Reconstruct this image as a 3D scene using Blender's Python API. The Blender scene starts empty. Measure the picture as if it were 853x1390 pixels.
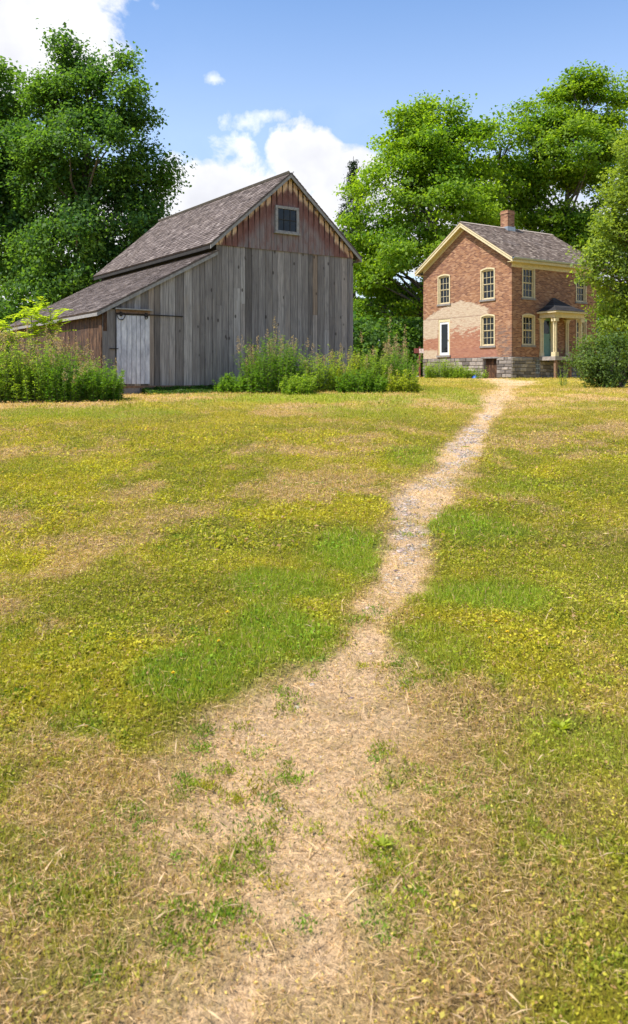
import bpy, math, random
import numpy as np
from mathutils import Vector, Matrix
R = math.radians
rng = np.random.default_rng(7)
random.seed(7)
SC = bpy.context.scene
COL = SC.collection
EYE = 1.5          # eye height above the ground under the camera
FPX, CX, HY = 1130.0, 426.5, 512.0

# ------------------------------------------------------------------ objects
def tag(o, label=None, cat=None, group=None, kind=None):
    if label: o['label'] = label
    if cat: o['category'] = cat
    if group: o['group'] = group
    if kind: o['kind'] = kind
    return o
def empty(name, loc, rz, label, cat, group=None):
    o = bpy.data.objects.new(name, None); COL.objects.link(o)
    o.location = loc; o.rotation_euler = (0, 0, rz); o.empty_display_size = .3
    return tag(o, label, cat, group)
def link(name, me, mat, parent=None):
    o = bpy.data.objects.new(name, me); COL.objects.link(o)
    if mat is not None: me.materials.append(mat)
    if parent is not None: o.parent = parent
    return o
def mesh_np(name, V, F, mat, parent=None, tint=None, smooth=False):
    """V (n,3); F (m,k) one face size; tint (n,3) per-vertex surface colour"""
    V = np.asarray(V, dtype=np.float32); F = np.asarray(F, dtype=np.int32)
    me = bpy.data.meshes.new(name); k = F.shape[1]
    me.vertices.add(len(V)); me.vertices.foreach_set('co', V.ravel())
    me.loops.add(F.size); me.loops.foreach_set('vertex_index', F.ravel())
    me.polygons.add(len(F))
    me.polygons.foreach_set('loop_start', np.arange(0, F.size, k, dtype=np.int32))
    me.polygons.foreach_set('loop_total', np.full(len(F), k, dtype=np.int32))
    if smooth: me.polygons.foreach_set('use_smooth', np.ones(len(F), dtype=bool))
    me.update(calc_edges=True)
    if tint is not None:
        a = me.attributes.new('tint', 'FLOAT_COLOR', 'POINT')
        c = np.ones((len(V), 4), dtype=np.float32); c[:, :3] = tint
        a.data.foreach_set('color', c.ravel())
    return link(name, me, mat, parent)
class MB:
    """collects shapes that become ONE mesh object; each vertex has a tint (r,g,b)"""
    def __init__(s): s.v = []; s.f = []; s.t = []
    def add(s, vs, fs, t=(1, 0, 0)):
        n = len(s.v); s.v += [tuple(v) for v in vs]
        if isinstance(t, list): s.t += t
        else: s.t += [t] * len(vs)
        s.f += [tuple(i + n for i in f) for f in fs]
    def box(s, a, b, t=(1, 0, 0)):
        x0, y0, z0 = a; x1, y1, z1 = b
        s.add([(x0,y0,z0),(x1,y0,z0),(x1,y1,z0),(x0,y1,z0),(x0,y0,z1),(x1,y0,z1),(x1,y1,z1),(x0,y1,z1)],
              [(3,2,1,0),(4,5,6,7),(0,1,5,4),(1,2,6,5),(2,3,7,6),(3,0,4,7)], t)
    def prism(s, loop, off, t=(1, 0, 0)):
        """closed polygon loop extruded by vector off"""
        n = len(loop); o = Vector(off)
        vs = [Vector(p) for p in loop] + [Vector(p) + o for p in loop]
        fs = [tuple(range(n - 1, -1, -1)), tuple(range(n, 2 * n))]
        fs += [(i, (i + 1) % n, n + (i + 1) % n, n + i) for i in range(n)]
        if isinstance(t, list): t = t + t
        s.add(vs, fs, t)
    def bar(s, p, q, w, h, up=(0, 0, 1), t=(1, 0, 0)):
        p, q = Vector(p), Vector(q); d = (q - p).normalized()
        a = d.cross(Vector(up)).normalized() * w / 2; b = a.cross(d).normalized() * h / 2
        s.prism([p - a - b, p + a - b, p + a + b, p - a + b], q - p, t)
    def tube(s, pts, rad, n=6, t=(1, 0, 0)):
        pts = [Vector(p) for p in pts]; rings = []
        for i, p in enumerate(pts):
            d = (pts[min(i + 1, len(pts) - 1)] - pts[max(i - 1, 0)]).normalized()
            u = Vector((0.31, 0.95, 0.1)) if abs(d.z) > .8 else Vector((0, 0, 1))
            a = d.cross(u).normalized(); b = d.cross(a)
            rings.append([p + (a * math.cos(k * 2 * math.pi / n) + b * math.sin(k * 2 * math.pi / n)) * rad[i] for k in range(n)])
        vs = [v for r in rings for v in r]; fs = []
        for i in range(len(pts) - 1):
            for k in range(n):
                k2 = (k + 1) % n
                fs.append((i * n + k, i * n + k2, (i + 1) * n + k2, (i + 1) * n + k))
        fs.append(tuple(range(n))); fs.append(tuple(reversed(range((len(pts) - 1) * n, len(pts) * n))))
        s.add(vs, fs, t)
    def build(s, name, mat, parent=None, smooth=False):
        me = bpy.data.meshes.new(name); me.from_pydata(s.v, [], s.f); me.update()
        a = me.attributes.new('tint', 'FLOAT_COLOR', 'POINT')
        a.data.foreach_set('color', np.array([list(t) + [1.0] for t in s.t], dtype=np.float32).ravel())
        if smooth: me.polygons.foreach_set('use_smooth', np.ones(len(me.polygons), dtype=bool))
        return link(name, me, mat, parent)

# ------------------------------------------------------------------ materials
class NT:
    def __init__(s, name):
        s.m = bpy.data.materials.new(name); s.m.use_nodes = True
        s.n = s.m.node_tree; s.n.nodes.clear()
        s.out = s.new('ShaderNodeOutputMaterial')
    def new(s, t, **kw):
        n = s.n.nodes.new(t)
        for k, v in kw.items(): setattr(n, k, v)
        return n
    def put(s, sock, v):
        if isinstance(v, bpy.types.NodeSocket): s.n.links.new(v, sock)
        elif v is not None:
            if isinstance(v, (tuple, list)) and len(v) == 3 and sock.type == 'RGBA': v = (*v, 1)
            sock.default_value = v
    def math(s, op, a, b=None, c=None, clamp=False):
        n = s.new('ShaderNodeMath', operation=op, use_clamp=clamp)
        for i, v in enumerate((a, b, c)):
            if v is not None: s.put(n.inputs[i], v)
        return n.outputs[0]
    def vmath(s, op, a, b=None):
        n = s.new('ShaderNodeVectorMath', operation=op)
        s.put(n.inputs[0], a)
        if b is not None: s.put(n.inputs[1], b)
        return n.outputs[0]
    def mix(s, f, a, b, mode='MIX'):
        n = s.new('ShaderNodeMix', data_type='RGBA', blend_type=mode)
        s.put(n.inputs[0], f); s.put(n.inputs[6], a); s.put(n.inputs[7], b)
        return n.outputs[2]
    def ramp(s, f, stops):
        n = s.new('ShaderNodeValToRGB'); e = n.color_ramp.elements
        while len(e) < len(stops): e.new(.5)
        for el, (p, c) in zip(e, stops):
            el.position = p; el.color = (*c, 1) if len(c) == 3 else c
        s.put(n.inputs[0], f); return n.outputs[0]
    def step(s, f, a, b):
        n = s.new('ShaderNodeMapRange', interpolation_type='SMOOTHSTEP')
        s.put(n.inputs[0], f); s.put(n.inputs[1], a); s.put(n.inputs[2], b); return n.outputs[0]
    def noise(s, vec, scale, detail=3, rough=.55, dist=0):
        n = s.new('ShaderNodeTexNoise'); s.put(n.inputs['Vector'], vec)
        n.inputs['Scale'].default_value = scale; n.inputs['Detail'].default_value = detail
        n.inputs['Roughness'].default_value = rough; n.inputs['Distortion'].default_value = dist
        return n.outputs[0]
    def attr(s, name='tint'):
        n = s.new('ShaderNodeAttribute', attribute_name=name); return n.outputs['Color']
    def sep(s, c):
        n = s.new('ShaderNodeSeparateXYZ'); s.put(n.inputs[0], c); return n.outputs
    def comb(s, x, y, z):
        n = s.new('ShaderNodeCombineXYZ')
        for i, v in enumerate((x, y, z)): s.put(n.inputs[i], v)
        return n.outputs[0]
    def obj(s): return s.new('ShaderNodeTexCoord').outputs['Object']
    def pos(s): return s.new('ShaderNodeNewGeometry').outputs['Position']
    def bsdf(s, col, rough=.8, bump=None, bd=.01, spec=.3, **kw):
        b = s.new('ShaderNodeBsdfPrincipled'); s.put(b.inputs['Base Color'], col)
        s.put(b.inputs['Roughness'], rough); s.put(b.inputs['Specular IOR Level'], spec)
        for k, v in kw.items(): s.put(b.inputs[k.replace('_', ' ')], v)
        if bump is not None:
            bn = s.new('ShaderNodeBump'); bn.inputs['Distance'].default_value = bd
            bn.inputs['Strength'].default_value = 1; s.put(bn.inputs['Height'], bump)
            s.n.links.new(bn.outputs[0], b.inputs['Normal'])
        s.n.links.new(b.outputs[0], s.out.inputs[0]); return s.m
def simple(name, col, rough=.7, var=.15, scale=6, spec=.3, **kw):
    t = NT(name); o = t.obj(); n = t.noise(o, scale, 4)
    lo = tuple(c * (1 - var) for c in col); hi = tuple(min(1, c * (1 + var)) for c in col)
    return t.bsdf(t.ramp(n, [(.3, lo), (.7, hi)]), rough, n, .004, spec, **kw)

def plank_coords(t):
    """object coordinates squeezed so that the grain runs up the board"""
    x, y, z = t.sep(t.obj())
    r = t.sep(t.attr())
    off = t.math('MULTIPLY', r[0], 37.0)
    u = t.math('ADD', t.math('ADD', x, y), off)
    return t.comb(u, off, t.math('MULTIPLY', z, .045)), t.comb(u, off, t.math('MULTIPLY', z, .35)), (x, y, z), r
def mat_grey_boards():
    t = NT('weathered_grey_boards'); g, g2, P, r = plank_coords(t)
    n1 = t.noise(g, 28, 5, .65); n2 = t.noise(g2, 6, 4, .6)
    base = t.ramp(r[0], [(0, (.13, .115, .108)), (.3, (.20, .181, .172)), (.6, (.25, .228, .217)), (.85, (.35, .325, .312)), (1, (.25, .19, .145))])
    c = t.mix(t.step(n1, .35, .7), t.mix(1, base, (.66, .64, .64), 'MULTIPLY'), t.mix(1, base, (1.2, 1.18, 1.16), 'MULTIPLY'))
    c = t.mix(t.math('MULTIPLY', t.step(n2, .52, .8), .55), c, (.10, .09, .095))
    c = t.mix(t.math('MULTIPLY', t.step(t.noise(g2, 2.3, 3), .55, .75), .35), c, (.30, .24, .19))
    v = t.new('ShaderNodeTexVoronoi'); t.put(v.inputs['Vector'], t.comb(t.sep(g2)[0], t.sep(g2)[1], t.math('MULTIPLY', P[2], .55))); v.inputs['Scale'].default_value = 3.2
    c = t.mix(t.math('MULTIPLY', t.step(v.outputs['Distance'], .14, .07), .85), c, (.045, .035, .03))
    # brown bare wood on pieces whose tint.g is set; lean-to eave shade is darkened into the colour
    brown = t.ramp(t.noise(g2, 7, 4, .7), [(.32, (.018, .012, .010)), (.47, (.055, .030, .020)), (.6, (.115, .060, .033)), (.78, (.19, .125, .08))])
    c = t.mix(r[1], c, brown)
    return t.bsdf(c, .88, n1, .006, .2)
def mat_red_boards():
    t = NT('flaking_red_paint_boards'); g, g2, P, r = plank_coords(t)
    n1 = t.noise(g, 26, 5, .65); n2 = t.noise(g2, 5, 4, .65); n3 = t.noise(g2, 11, 4, .7)
    d = t.math('ADD', r[1], t.math('MULTIPLY', t.math('SUBTRACT', n2, .5), .55))   # metres below the rake
    d = t.math('ADD', d, t.math('MULTIPLY', t.math('SUBTRACT', r[0], .5), .28))
    grey = t.ramp(n1, [(.3, (.12, .10, .105)), (.55, (.215, .175, .17)), (.75, (.29, .235, .22))])
    red = t.ramp(n3, [(.3, (.13, .052, .044)), (.6, (.19, .092, .076)), (.8, (.25, .16, .135))])
    cream = t.ramp(n3, [(.3, (.42, .23, .15)), (.5, (.62, .42, .28)), (.75, (.72, .58, .43))])
    fade = t.math('ADD', t.math('MULTIPLY', t.step(d, 1.15, .6), .9), t.math('MULTIPLY', t.step(n2, .45, .62), .6), clamp=True)
    c = t.mix(fade, grey, red)
    c = t.mix(t.step(d, .36, .18), c, cream)
    return t.bsdf(c, .85, n1, .005, .2)
def mat_door():
    t = NT('whitewashed_door_boards'); g, g2, P, r = plank_coords(t)
    n1 = t.noise(g, 30, 5, .65); n2 = t.noise(g2, 6, 4, .65)
    c = t.ramp(n2, [(.3, (.30, .29, .33)), (.5, (.50, .49, .53)), (.7, (.70, .68, .70))])
    c = t.mix(t.math('MULTIPLY', t.step(n1, .5, .75), .5), c, (.28, .26, .28))
    c = t.mix(t.math('MULTIPLY', r[1], 1), c, (.40, .37, .38))
    return t.bsdf(c, .85, n1, .004, .2)
def mat_shingle(name, cols, moss=(.1, .09, .06)):
    t = NT(name); r = t.sep(t.attr()); o = t.obj()
    n1 = t.noise(o, 9, 4, .7); n2 = t.noise(o, .9, 4, .6)
    c = t.ramp(r[0], [(0, cols[0]), (.35, cols[1]), (.7, cols[2]), (1, cols[3])])
    c = t.mix(t.math('MULTIPLY', t.step(n1, .4, .75), .45), c, cols[0])
    c = t.mix(t.math('MULTIPLY', t.step(n2, .5, .7), .4), c, moss)
    return t.bsdf(c, .9, n1, .006, .15)
def mat_brick():
    t = NT('old_red_brick'); x, y, z = t.sep(t.obj())
    u = t.math('ADD', x, y); vec = t.comb(u, z, 0)
    b = t.new('ShaderNodeTexBrick'); t.put(b.inputs['Vector'], vec)
    for k, v in (('Scale', 1), ('Mortar Size', .009), ('Mortar Smooth', .25), ('Brick Width', .215), ('Row Height', .072), ('Bias', 0)):
        b.inputs[k].default_value = v
    b.inputs['Color1'].default_value = (0, 0, 0, 1); b.inputs['Color2'].default_value = (1, 1, 1, 1); b.inputs['Mortar'].default_value = (.5, .5, .5, 1)
    n1 = t.noise(t.comb(t.math('MULTIPLY', u, 2.2), t.math('MULTIPLY', z, 9), 0), 1.6, 5, .7)
    n2 = t.noise(vec, .8, 4, .6); n3 = t.noise(t.comb(t.math('MULTIPLY', u, 1.3), t.math('MULTIPLY', z, 5), 3.1), 1.3, 5, .75)
    f = t.math('ADD', t.math('MULTIPLY', t.sep(b.outputs['Color'])[0], .55), t.math('MULTIPLY', n1, .55))
    c = t.ramp(f, [(.15, (.10, .042, .030)), (.4, (.205, .092, .058)), (.62, (.325, .155, .078)), (.85, (.44, .255, .155))])
    c = t.mix(t.math('MULTIPLY', t.step(n2, .5, .72), .5), c, (.17, .075, .06))
    # remains of pale plaster and paint where a lean-to once stood against the gable
    gable = t.step(x, .2, .05); jig = t.math('SUBTRACT', n3, .5); jag = t.math('SUBTRACT', n1, .5)
    yc = t.math('SUBTRACT', y, 4.2)
    arch = t.math('SUBTRACT', 4.72, t.math('MULTIPLY', t.math('ABSOLUTE', yc), t.math('ADD', .14, t.math('MULTIPLY', t.math('ABSOLUTE', yc), .05))))
    edge = t.math('ADD', t.math('SUBTRACT', arch, z), t.math('MULTIPLY', jag, .55))
    m = t.math('MULTIPLY', t.step(edge, -.03, .04), gable)
    m = t.math('MULTIPLY', m, t.step(t.math('ADD', t.math('ADD', y, t.math('MULTIPLY', t.math('MAXIMUM', t.math('SUBTRACT', 3.5, z), 0), .35)), t.math('MULTIPLY', jag, 1.2)), 1.75, 1.9))
    up = t.step(t.math('ADD', z, t.math('MULTIPLY', jig, 2.4)), 2.35, 3.5)
    cov = t.step(t.math('ADD', t.math('ADD', n3, t.math('MULTIPLY', jag, .5)), t.math('MULTIPLY', up, .34)), .58, .74)
    left = t.math('MULTIPLY', t.step(y, 6.18, 6.22), t.step(t.math('ADD', z, t.math('MULTIPLY', jig, .6)), 2.45, 2.6)); left = t.math('MULTIPLY', left, t.step(z, 3.72, 3.68))
    foot = t.math('MULTIPLY', t.step(y, 6.1, 6.3), t.step(t.math('ADD', z, t.math('MULTIPLY', jag, .5)), 1.85, 1.75))
    cov = t.math('MAXIMUM', cov, t.math('MAXIMUM', left, foot))
    pl = t.ramp(n1, [(.3, (.36, .235, .17)), (.5, (.52, .41, .30)), (.75, (.64, .55, .42))])
    warm = t.ramp(n1, [(.3, (.27, .095, .06)), (.55, (.40, .165, .11)), (.8, (.50, .29, .21))])
    band = t.math('MULTIPLY', t.step(t.math('ADD', z, t.math('MULTIPLY', jag, .2)), 1.9, 1.8), t.step(y, 6.1, 6.0))
    warm = t.mix(t.math('MULTIPLY', band, .6), warm, (.34, .14, .11))
    cov = t.math('MULTIPLY', cov, t.math('SUBTRACT', 1, band))
    c = t.mix(t.math('MULTIPLY', m, t.math('ADD', .62, t.math('MULTIPLY', cov, .3))), c, t.mix(cov, warm, pl))
    shadow_line = t.math('MULTIPLY', t.math('MULTIPLY', t.step(t.math('ABSOLUTE', t.math('SUBTRACT', z, 3.73)), .035, .02), m), .6)  # dark line across the plaster, its slight shadow put into the colour
    c = t.mix(shadow_line, c, (.20, .12, .09))
    low = t.math('MULTIPLY', t.math('MULTIPLY', t.step(y, 1.3, .9), t.step(z, 3.4, 2.6)), gable)
    c = t.mix(t.math('MULTIPLY', t.math('MULTIPLY', low, t.step(n3, .45, .55)), .7), c, (.13, .10, .095))
    c = t.mix(t.math('MULTIPLY', b.outputs['Fac'], .5), c, (.37, .27, .195))
    return t.bsdf(c, .9, t.math('SUBTRACT', n1, b.outputs['Fac']), .008, .2)
def mat_stone():
    t = NT('foundation_stone'); r = t.sep(t.attr()); o = t.obj(); n = t.noise(o, 7, 5, .65); n2 = t.noise(o, 30, 3)
    c = t.ramp(r[0], [(0, (.11, .093, .082)), (.5, (.22, .19, .168)), (1, (.38, .325, .28))])
    c = t.mix(t.math('MULTIPLY', t.step(n, .4, .7), .5), c, (.16, .145, .14))
    return t.bsdf(c, .92, t.math('ADD', n, t.math('MULTIPLY', n2, .3)), .03, .2)
def mat_glass():
    t = NT('old_window_glass'); o = t.obj(); n = t.noise(o, 3.0, 2)
    return t.bsdf((.008, .011, .014), .06, n, .012, .35, IOR=1.45)
def mat_leaf(name, trans=.55, rough=.55, hue=1):
    """leaf: its own colour comes from the tint of every leaf; light shines through it"""
    t = NT(name); c = t.attr()
    p = t.new('ShaderNodeBsdfPrincipled'); t.put(p.inputs['Base Color'], c)
    p.inputs['Roughness'].default_value = rough; p.inputs['Specular IOR Level'].default_value = .25
    tr = t.new('ShaderNodeBsdfTranslucent')
    t.put(tr.inputs[0], t.mix(1, c, (1.55, 1.5, .55), 'MULTIPLY'))
    mx = t.new('ShaderNodeMixShader'); mx.inputs[0].default_value = trans
    t.n.links.new(p.outputs[0], mx.inputs[1]); t.n.links.new(tr.outputs[0], mx.inputs[2])
    t.n.links.new(mx.outputs[0], t.out.inputs[0]); return t.m
def mat_bark(name, a, b):
    t = NT(name); x, y, z = t.sep(t.obj())
    n = t.noise(t.comb(x, y, t.math('MULTIPLY', z, .25)), 7, 5, .7)
    return t.bsdf(t.ramp(n, [(.3, a), (.7, b)]), .9, n, .03, .2)
def mat_ground():
    t = NT('dry_lawn_soil'); p = t.pos(); c = t.attr()
    n1 = t.noise(p, 45, 5, .75); n2 = t.noise(p, 9, 5, .7); n3 = t.noise(p, 170, 3, .6)
    a = t.mix(t.step(n1, .35, .65), t.mix(1, c, (.58, .56, .55), 'MULTIPLY'), t.mix(1, c, (1.22, 1.22, 1.2), 'MULTIPLY'))
    a = t.mix(t.math('MULTIPLY', t.step(n2, .45, .7), .35), a, t.mix(1, c, (.62, .7, .5), 'MULTIPLY'))
    h = t.math('ADD', t.math('ADD', n1, n2), t.math('MULTIPLY', n3, .4))
    return t.bsdf(a, .95, h, .03, .1)
def mat_tinted(name, rough=.8):
    t = NT(name); n = t.noise(t.obj(), 40, 3)
    c = t.mix(n, t.attr(), t.mix(1, t.attr(), (.75, .75, .75), 'MULTIPLY'))
    return t.bsdf(c, rough, n, .004, .25)

M = dict(
    grey=mat_grey_boards(), red=mat_red_boards(), door=mat_door(), brick=mat_brick(), stone=mat_stone(), glass=mat_glass(),
    shake=mat_shingle('weathered_wood_shingle', [(.06, .047, .042), (.125, .098, .088), (.185, .148, .132), (.29, .24, .215)], (.13, .10, .08)),
    slate=mat_shingle('house_wood_shingle', [(.075, .055, .044), (.14, .105, .086), (.215, .165, .134), (.38, .31, .255)], (.16, .13, .12)),
    porchroof=mat_shingle('dark_porch_shingle', [(.03, .028, .03), (.05, .046, .046), (.07, .062, .06), (.09, .08, .075)], (.05, .045, .04)),
    cream=simple('cream_paint', (.60, .50, .31), .6, .14, 9), sill=simple('grey_stone_sill', (.22, .20, .19), .85, .25),
    white=simple('white_paint', (.78, .78, .80), .5, .05), iron=simple('rusty_iron', (.030, .024, .022), .7, .3, 20, Metallic=.3),
    greywood=simple('grey_trim_wood', (.25, .235, .225), .85, .25, 12), darkwood_and_shade=simple('dark_wood_and_interior_shade', (.03, .027, .025), .95, .3),  # dark wood tone, also used for the painted darkness inside barn and house
    rust=simple('bare_brown_wood', (.20, .12, .075), .9, .35, 12), teal=simple('teal_door_paint', (.13, .24, .19), .5, .12),
    metal=simple('grey_flashing', (.34, .37, .40), .45, .15, 8, Metallic=.5), deck=simple('porch_deck_wood', (.30, .26, .235), .8, .2),
    leaf=mat_leaf('tree_leaf'), weed=mat_leaf('weed_leaf', .5), blade=mat_leaf('grass_blade', .42, .7), dry=mat_leaf('dry_stalk', .2, .8),
    bark=mat_bark('grey_brown_bark', (.05, .042, .036), (.15, .13, .115)), barkpale=mat_bark('pale_bark', (.12, .10, .085), (.30, .27, .24)),
    ground=mat_ground(), pebble=mat_tinted('pebble_stone', .9), blue=simple('blue_plastic_sheet', (.03, .10, .42), .4, .25, 14),
    redpaint=simple('dark_red_paint', (.16, .04, .035), .7, .2), pink=simple('pale_panel_paint', (.62, .50, .50), .6, .08),
    paleroof=simple('pale_metal_roof', (.50, .49, .50), .5, .15, 3), petal=simple('yellow_petal', (.75, .52, .02), .6, .1),
)

# ------------------------------------------------------------------ ground shape and surface colour
_gy = np.array([-400, -60, -10, 0, 6, 12, 18, 22, 25, 29, 34, 40, 44, 47, 52, 60, 90, 150, 400, 900.])
_gz = np.array([-3, -1.4, -.35, 0, .25, .49, .72, .88, 1.01, 1.10, 1.16, 1.24, 1.38, 1.44, 1.46, 1.46, 1.40, 1.2, .2, -2.])
_ty = np.concatenate([np.linspace(-400, -12, 80), np.linspace(-10, 120, 1301), np.linspace(125, 900, 80)])
_tz = np.interp(_ty, _gy, _gz)
_k = np.hanning(41); _k /= _k.sum()
_tz[100:1360] = np.convolve(_tz, _k, 'same')[100:1360]
def gz(x, y):
    return np.interp(y, _ty, _tz)
def gzf(x, y): return float(np.interp(y, _ty, _tz))
def on_ground(px, py):
    """where the line of sight through a photo pixel meets the ground"""
    Y = 10.0
    k = (py - HY) / FPX; lo, hi = .5, 70.
    for _ in range(50):
        Y = (lo + hi) / 2
        if EYE - k * Y < gzf(0, Y): hi = Y
        else: lo = Y
    return (px - CX) / FPX * Y, Y
def P(px, py, Y): return Vector(((px - CX) / FPX * Y, Y, EYE + (HY - py) / FPX * Y))

def _hash(i, j, s):
    h = (i.astype(np.int64) * 374761393 + j.astype(np.int64) * 668265263 + s * 1442695041) & 0x7fffffff
    h = ((h ^ (h >> 13)) * 1274126177) & 0x7fffffff
    return ((h ^ (h >> 16)) & 0xffff) / 65535.
def vn(x, y, s=0):
    xi, yi = np.floor(x), np.floor(y); fx, fy = x - xi, y - yi
    fx = fx * fx * (3 - 2 * fx); fy = fy * fy * (3 - 2 * fy); i, j = xi.astype(np.int64), yi.astype(np.int64)
    a, b, c, d = _hash(i, j, s), _hash(i + 1, j, s), _hash(i, j + 1, s), _hash(i + 1, j + 1, s)
    return (a * (1 - fx) + b * fx) * (1 - fy) + (c * (1 - fx) + d * fx) * fy
def fbm(x, y, s=0, o=4):
    r = 0; a = .5; t = 0
    for k in range(o):
        r = r + a * vn(x * 2 ** k + 17.3 * k, y * 2 ** k - 9.1 * k, s + k); t += a; a *= .55
    return r / t
def sst(x, a, b):
    t = np.clip((x - a) / (b - a), 0, 1); return t * t * (3 - 2 * t)

# the worn footpath, from the viewer's feet to the house (photo x, photo y, half width in photo pixels)
_path = [(700,519,30),(690,526,22),(676,540,17),(666,560,15),(648,580,17),(634,600,20),(622,620,24),(604,640,30),(592,660,32),(574,680,30),(562,700,28),
         (556,720,28),(548,740,31),(546,760,32),(541,780,33),(531,800,33),(517,820,34),(502,850,40),(494,880,44),(478,910,66),(448,950,96),
         (418,1000,116),(398,1050,122),(385,1100,128),(362,1200,135),(355,1300,140),(350,1390,150)]
_pp = []
for a, b, w in _path:
    x, y = on_ground(a, b); _pp.append((y, x, w / FPX * y))
_pp.sort(); _pp = np.array(_pp)
def path_mask(x, y):
    c = np.interp(y, _pp[:, 0], _pp[:, 1]); w = np.interp(y, _pp[:, 0], _pp[:, 2])
    n = (fbm(x * 1.3, y * .9, 3) - .5) * 2.0 + (fbm(x * 5, y * 4, 5) - .5) * 1.5
    n = n * (1 - .45 * sst(y, 4.5, 3))
    d = np.abs(x - c) / np.maximum(w, .1) + n
    near = sst(y, 4.5, 3)
    hole = sst(fbm(x * 2.6 + 9, y * 2.0, 15) + (fbm(x * 11, y * 9, 16) - .5) * .5, .56, .70) * (.25 + .15 * near)
    return (1 - sst(d, .5, 1.35 + .5 * near)) * (1 - .08 * near) * (1 - hole)
_lush = [(470,745,62,30,1),(400,800,80,22,.9),(385,850,90,42,1),(250,915,80,34,1),(320,885,60,30,.9),(640,712,62,20,.95),(650,808,95,24,1.1),(520,1062,28,24,1),
         (525,1150,30,44,1),(500,1225,40,40,.9),(640,545,30,8,.5),(500,560,80,8,.35),
         (560,620,40,14,.5),(600,880,60,34,.5),(430,540,160,7,.6),(100,560,140,8,.5),(700,665,70,16,.4),(600,530,40,6,.5),(780,1010,90,50,.35)]
_L = []
for a, b, w, h, k in _lush:
    x, y = on_ground(a, b); y1 = on_ground(a, b - h)[1]; y2 = on_ground(a, b + h)[1]
    _L.append((x, y, w / FPX * y, (y1 - y2) / 2, k))
def lush_mask(x, y):
    m = (.25 + .25 * sst(x, .3, .8)) * sst(fbm(x * 4.6 + 3, y * 4.0, 13) + (fbm(x * 16, y * 14, 14) - .5) * .7, .58, .76) * sst(y, 5.5, 3.2); n = (fbm(x * 2.1, y * 1.3, 11) - .5) * 1.5
    for a, b, w, h, k in _L:
        d = np.sqrt(((x - a) / w) ** 2 + ((y - b) / h) ** 2) + n
        m = np.maximum(m, k * (1 - sst(d, .6, 1.35)))
    return m
def masks(x, y):
    p = path_mask(x, y); l = lush_mask(x, y) * (1 - .75 * p)
    far = sst(y, 13, 26); stripe = sst(np.sin(y * 1.1 + x * .12 + 2 * fbm(x * .2, y * .2, 19)), .2, .9) * sst(y, 13, 20) * .12
    near = .46 * sst(3.45 + .8 * x - y + (fbm(x * 1.8, y * 1.8, 27) - .5) * 1.8, -.3, .35) * (1 - .8 * sst(x + (fbm(x * 2, y * 2, 28) - .5), .1, .6)) - .13 * sst(x, .35, .8) * sst(y, 6.5, 4.5)
    dry = sst(fbm(x * .55 + 4, y * .35, 21) + (fbm(x * 3, y * 1.6, 23) - .5) * .5 + far * .19 + stripe + near - sst(y, 7.5, 4.5) * .06 - .02, .50, .70)
    dry = np.maximum(dry * (1 - l), 0)
    dry = dry * (1 - .6 * sst(x + (fbm(x * 2, y * 2, 29) - .5) * .6, .45, .9) * sst(y, 8, 6))
    dry = dry * (1 - .75 * sst(y, 25, 31))
    halo = (1 - .8 * sst(y, 24, 32)) * np.clip((1 - sst(np.abs(x - np.interp(y, _pp[:, 0], _pp[:, 1])) / np.maximum(np.interp(y, _pp[:, 0], _pp[:, 2]), .1) + (fbm(x*2, y*1.2, 9)-.5), 1.0, 1.9)) * .7, 0, 1) * (1 - l)
    dry = np.clip(np.maximum(dry, halo), 0, 1)
    yel = sst(fbm(x * 1.1, y * .8, 31) + (fbm(x * 5, y * 3, 33) - .5) * .5, .35, .65)
    return p, l, dry, yel
C_TAN = np.array((.70, .475, .275)); C_DIRT = np.array((.40, .285, .20)); C_DRY = np.array((.60, .385, .18))
C_YEL = np.array((.50, .41, .032)); C_OLV = np.array((.29, .28, .028)); C_LUSH = np.array((.27, .36, .030))
def lerp(a, b, t): return a + (b - a) * t[:, None]
def surface(x, y):
    p, l, dry, yel = masks(x, y)
    c = lerp(np.tile(C_OLV, (len(x), 1)), C_YEL, yel)
    c = lerp(c, np.array((.44, .335, .085)), sst(y, 8, 20) * (1 - .45 * sst(y, 25, 32)) * (.25 + .5 * fbm(x * 1.6, y * .5, 95)))
    c = lerp(c, C_DRY, dry * .8); c = lerp(c, C_LUSH, np.clip(l, 0, 1)); c = lerp(c, C_TAN, p); c = c * (.82 + .36 * fbm(x * .8, y * .6, 91))[:, None]
    g = p * sst(fbm(x * 2.5, y * 1.8, 41), .5, .62) * sst(y, 5.0, 6.5) * (1 - sst(y, 13, 17))
    c = lerp(c, np.array((.40, .345, .32)), g * .5)
    return c, p, l, dry, yel

def footprint(x, y, m=0.0):
    """inside the barn or the house"""
    r = np.zeros(len(x), dtype=bool)
    for (ox, oy, a, x0, x1, y0, y1) in ((-5.95, 24.5, 34.5, -.3, 8.85, 0, 10.3), (11.17, 47, 33.5, 0, 7.4, 0, 7.55)):
        ca, sa = math.cos(R(a)), math.sin(R(a)); dx, dy = x - ox, y - oy
        u, v = dx * ca + dy * sa, -dx * sa + dy * ca
        r |= (u > x0 - m) & (u < x1 + m) & (v > y0 - m) & (v < y1 + m)
    return r
rows = np.concatenate([[-300, -120, -50, -20, -8, -3, -1, 0, .5], np.geomspace(1.0, 110, 640), [130, 170, 240, 350, 500, 800]])
s = np.linspace(-1, 1, 380); ext = np.array([1.5, 5, 15, 45, 120, 300, 700.])
w = .48 * np.maximum(rows, 0) + 1.2
X = np.concatenate([np.tile(-ext[::-1], (len(rows), 1)) - w[:, None], s[None, :] * w[:, None], np.tile(ext, (len(rows), 1)) + w[:, None]], axis=1)
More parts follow.
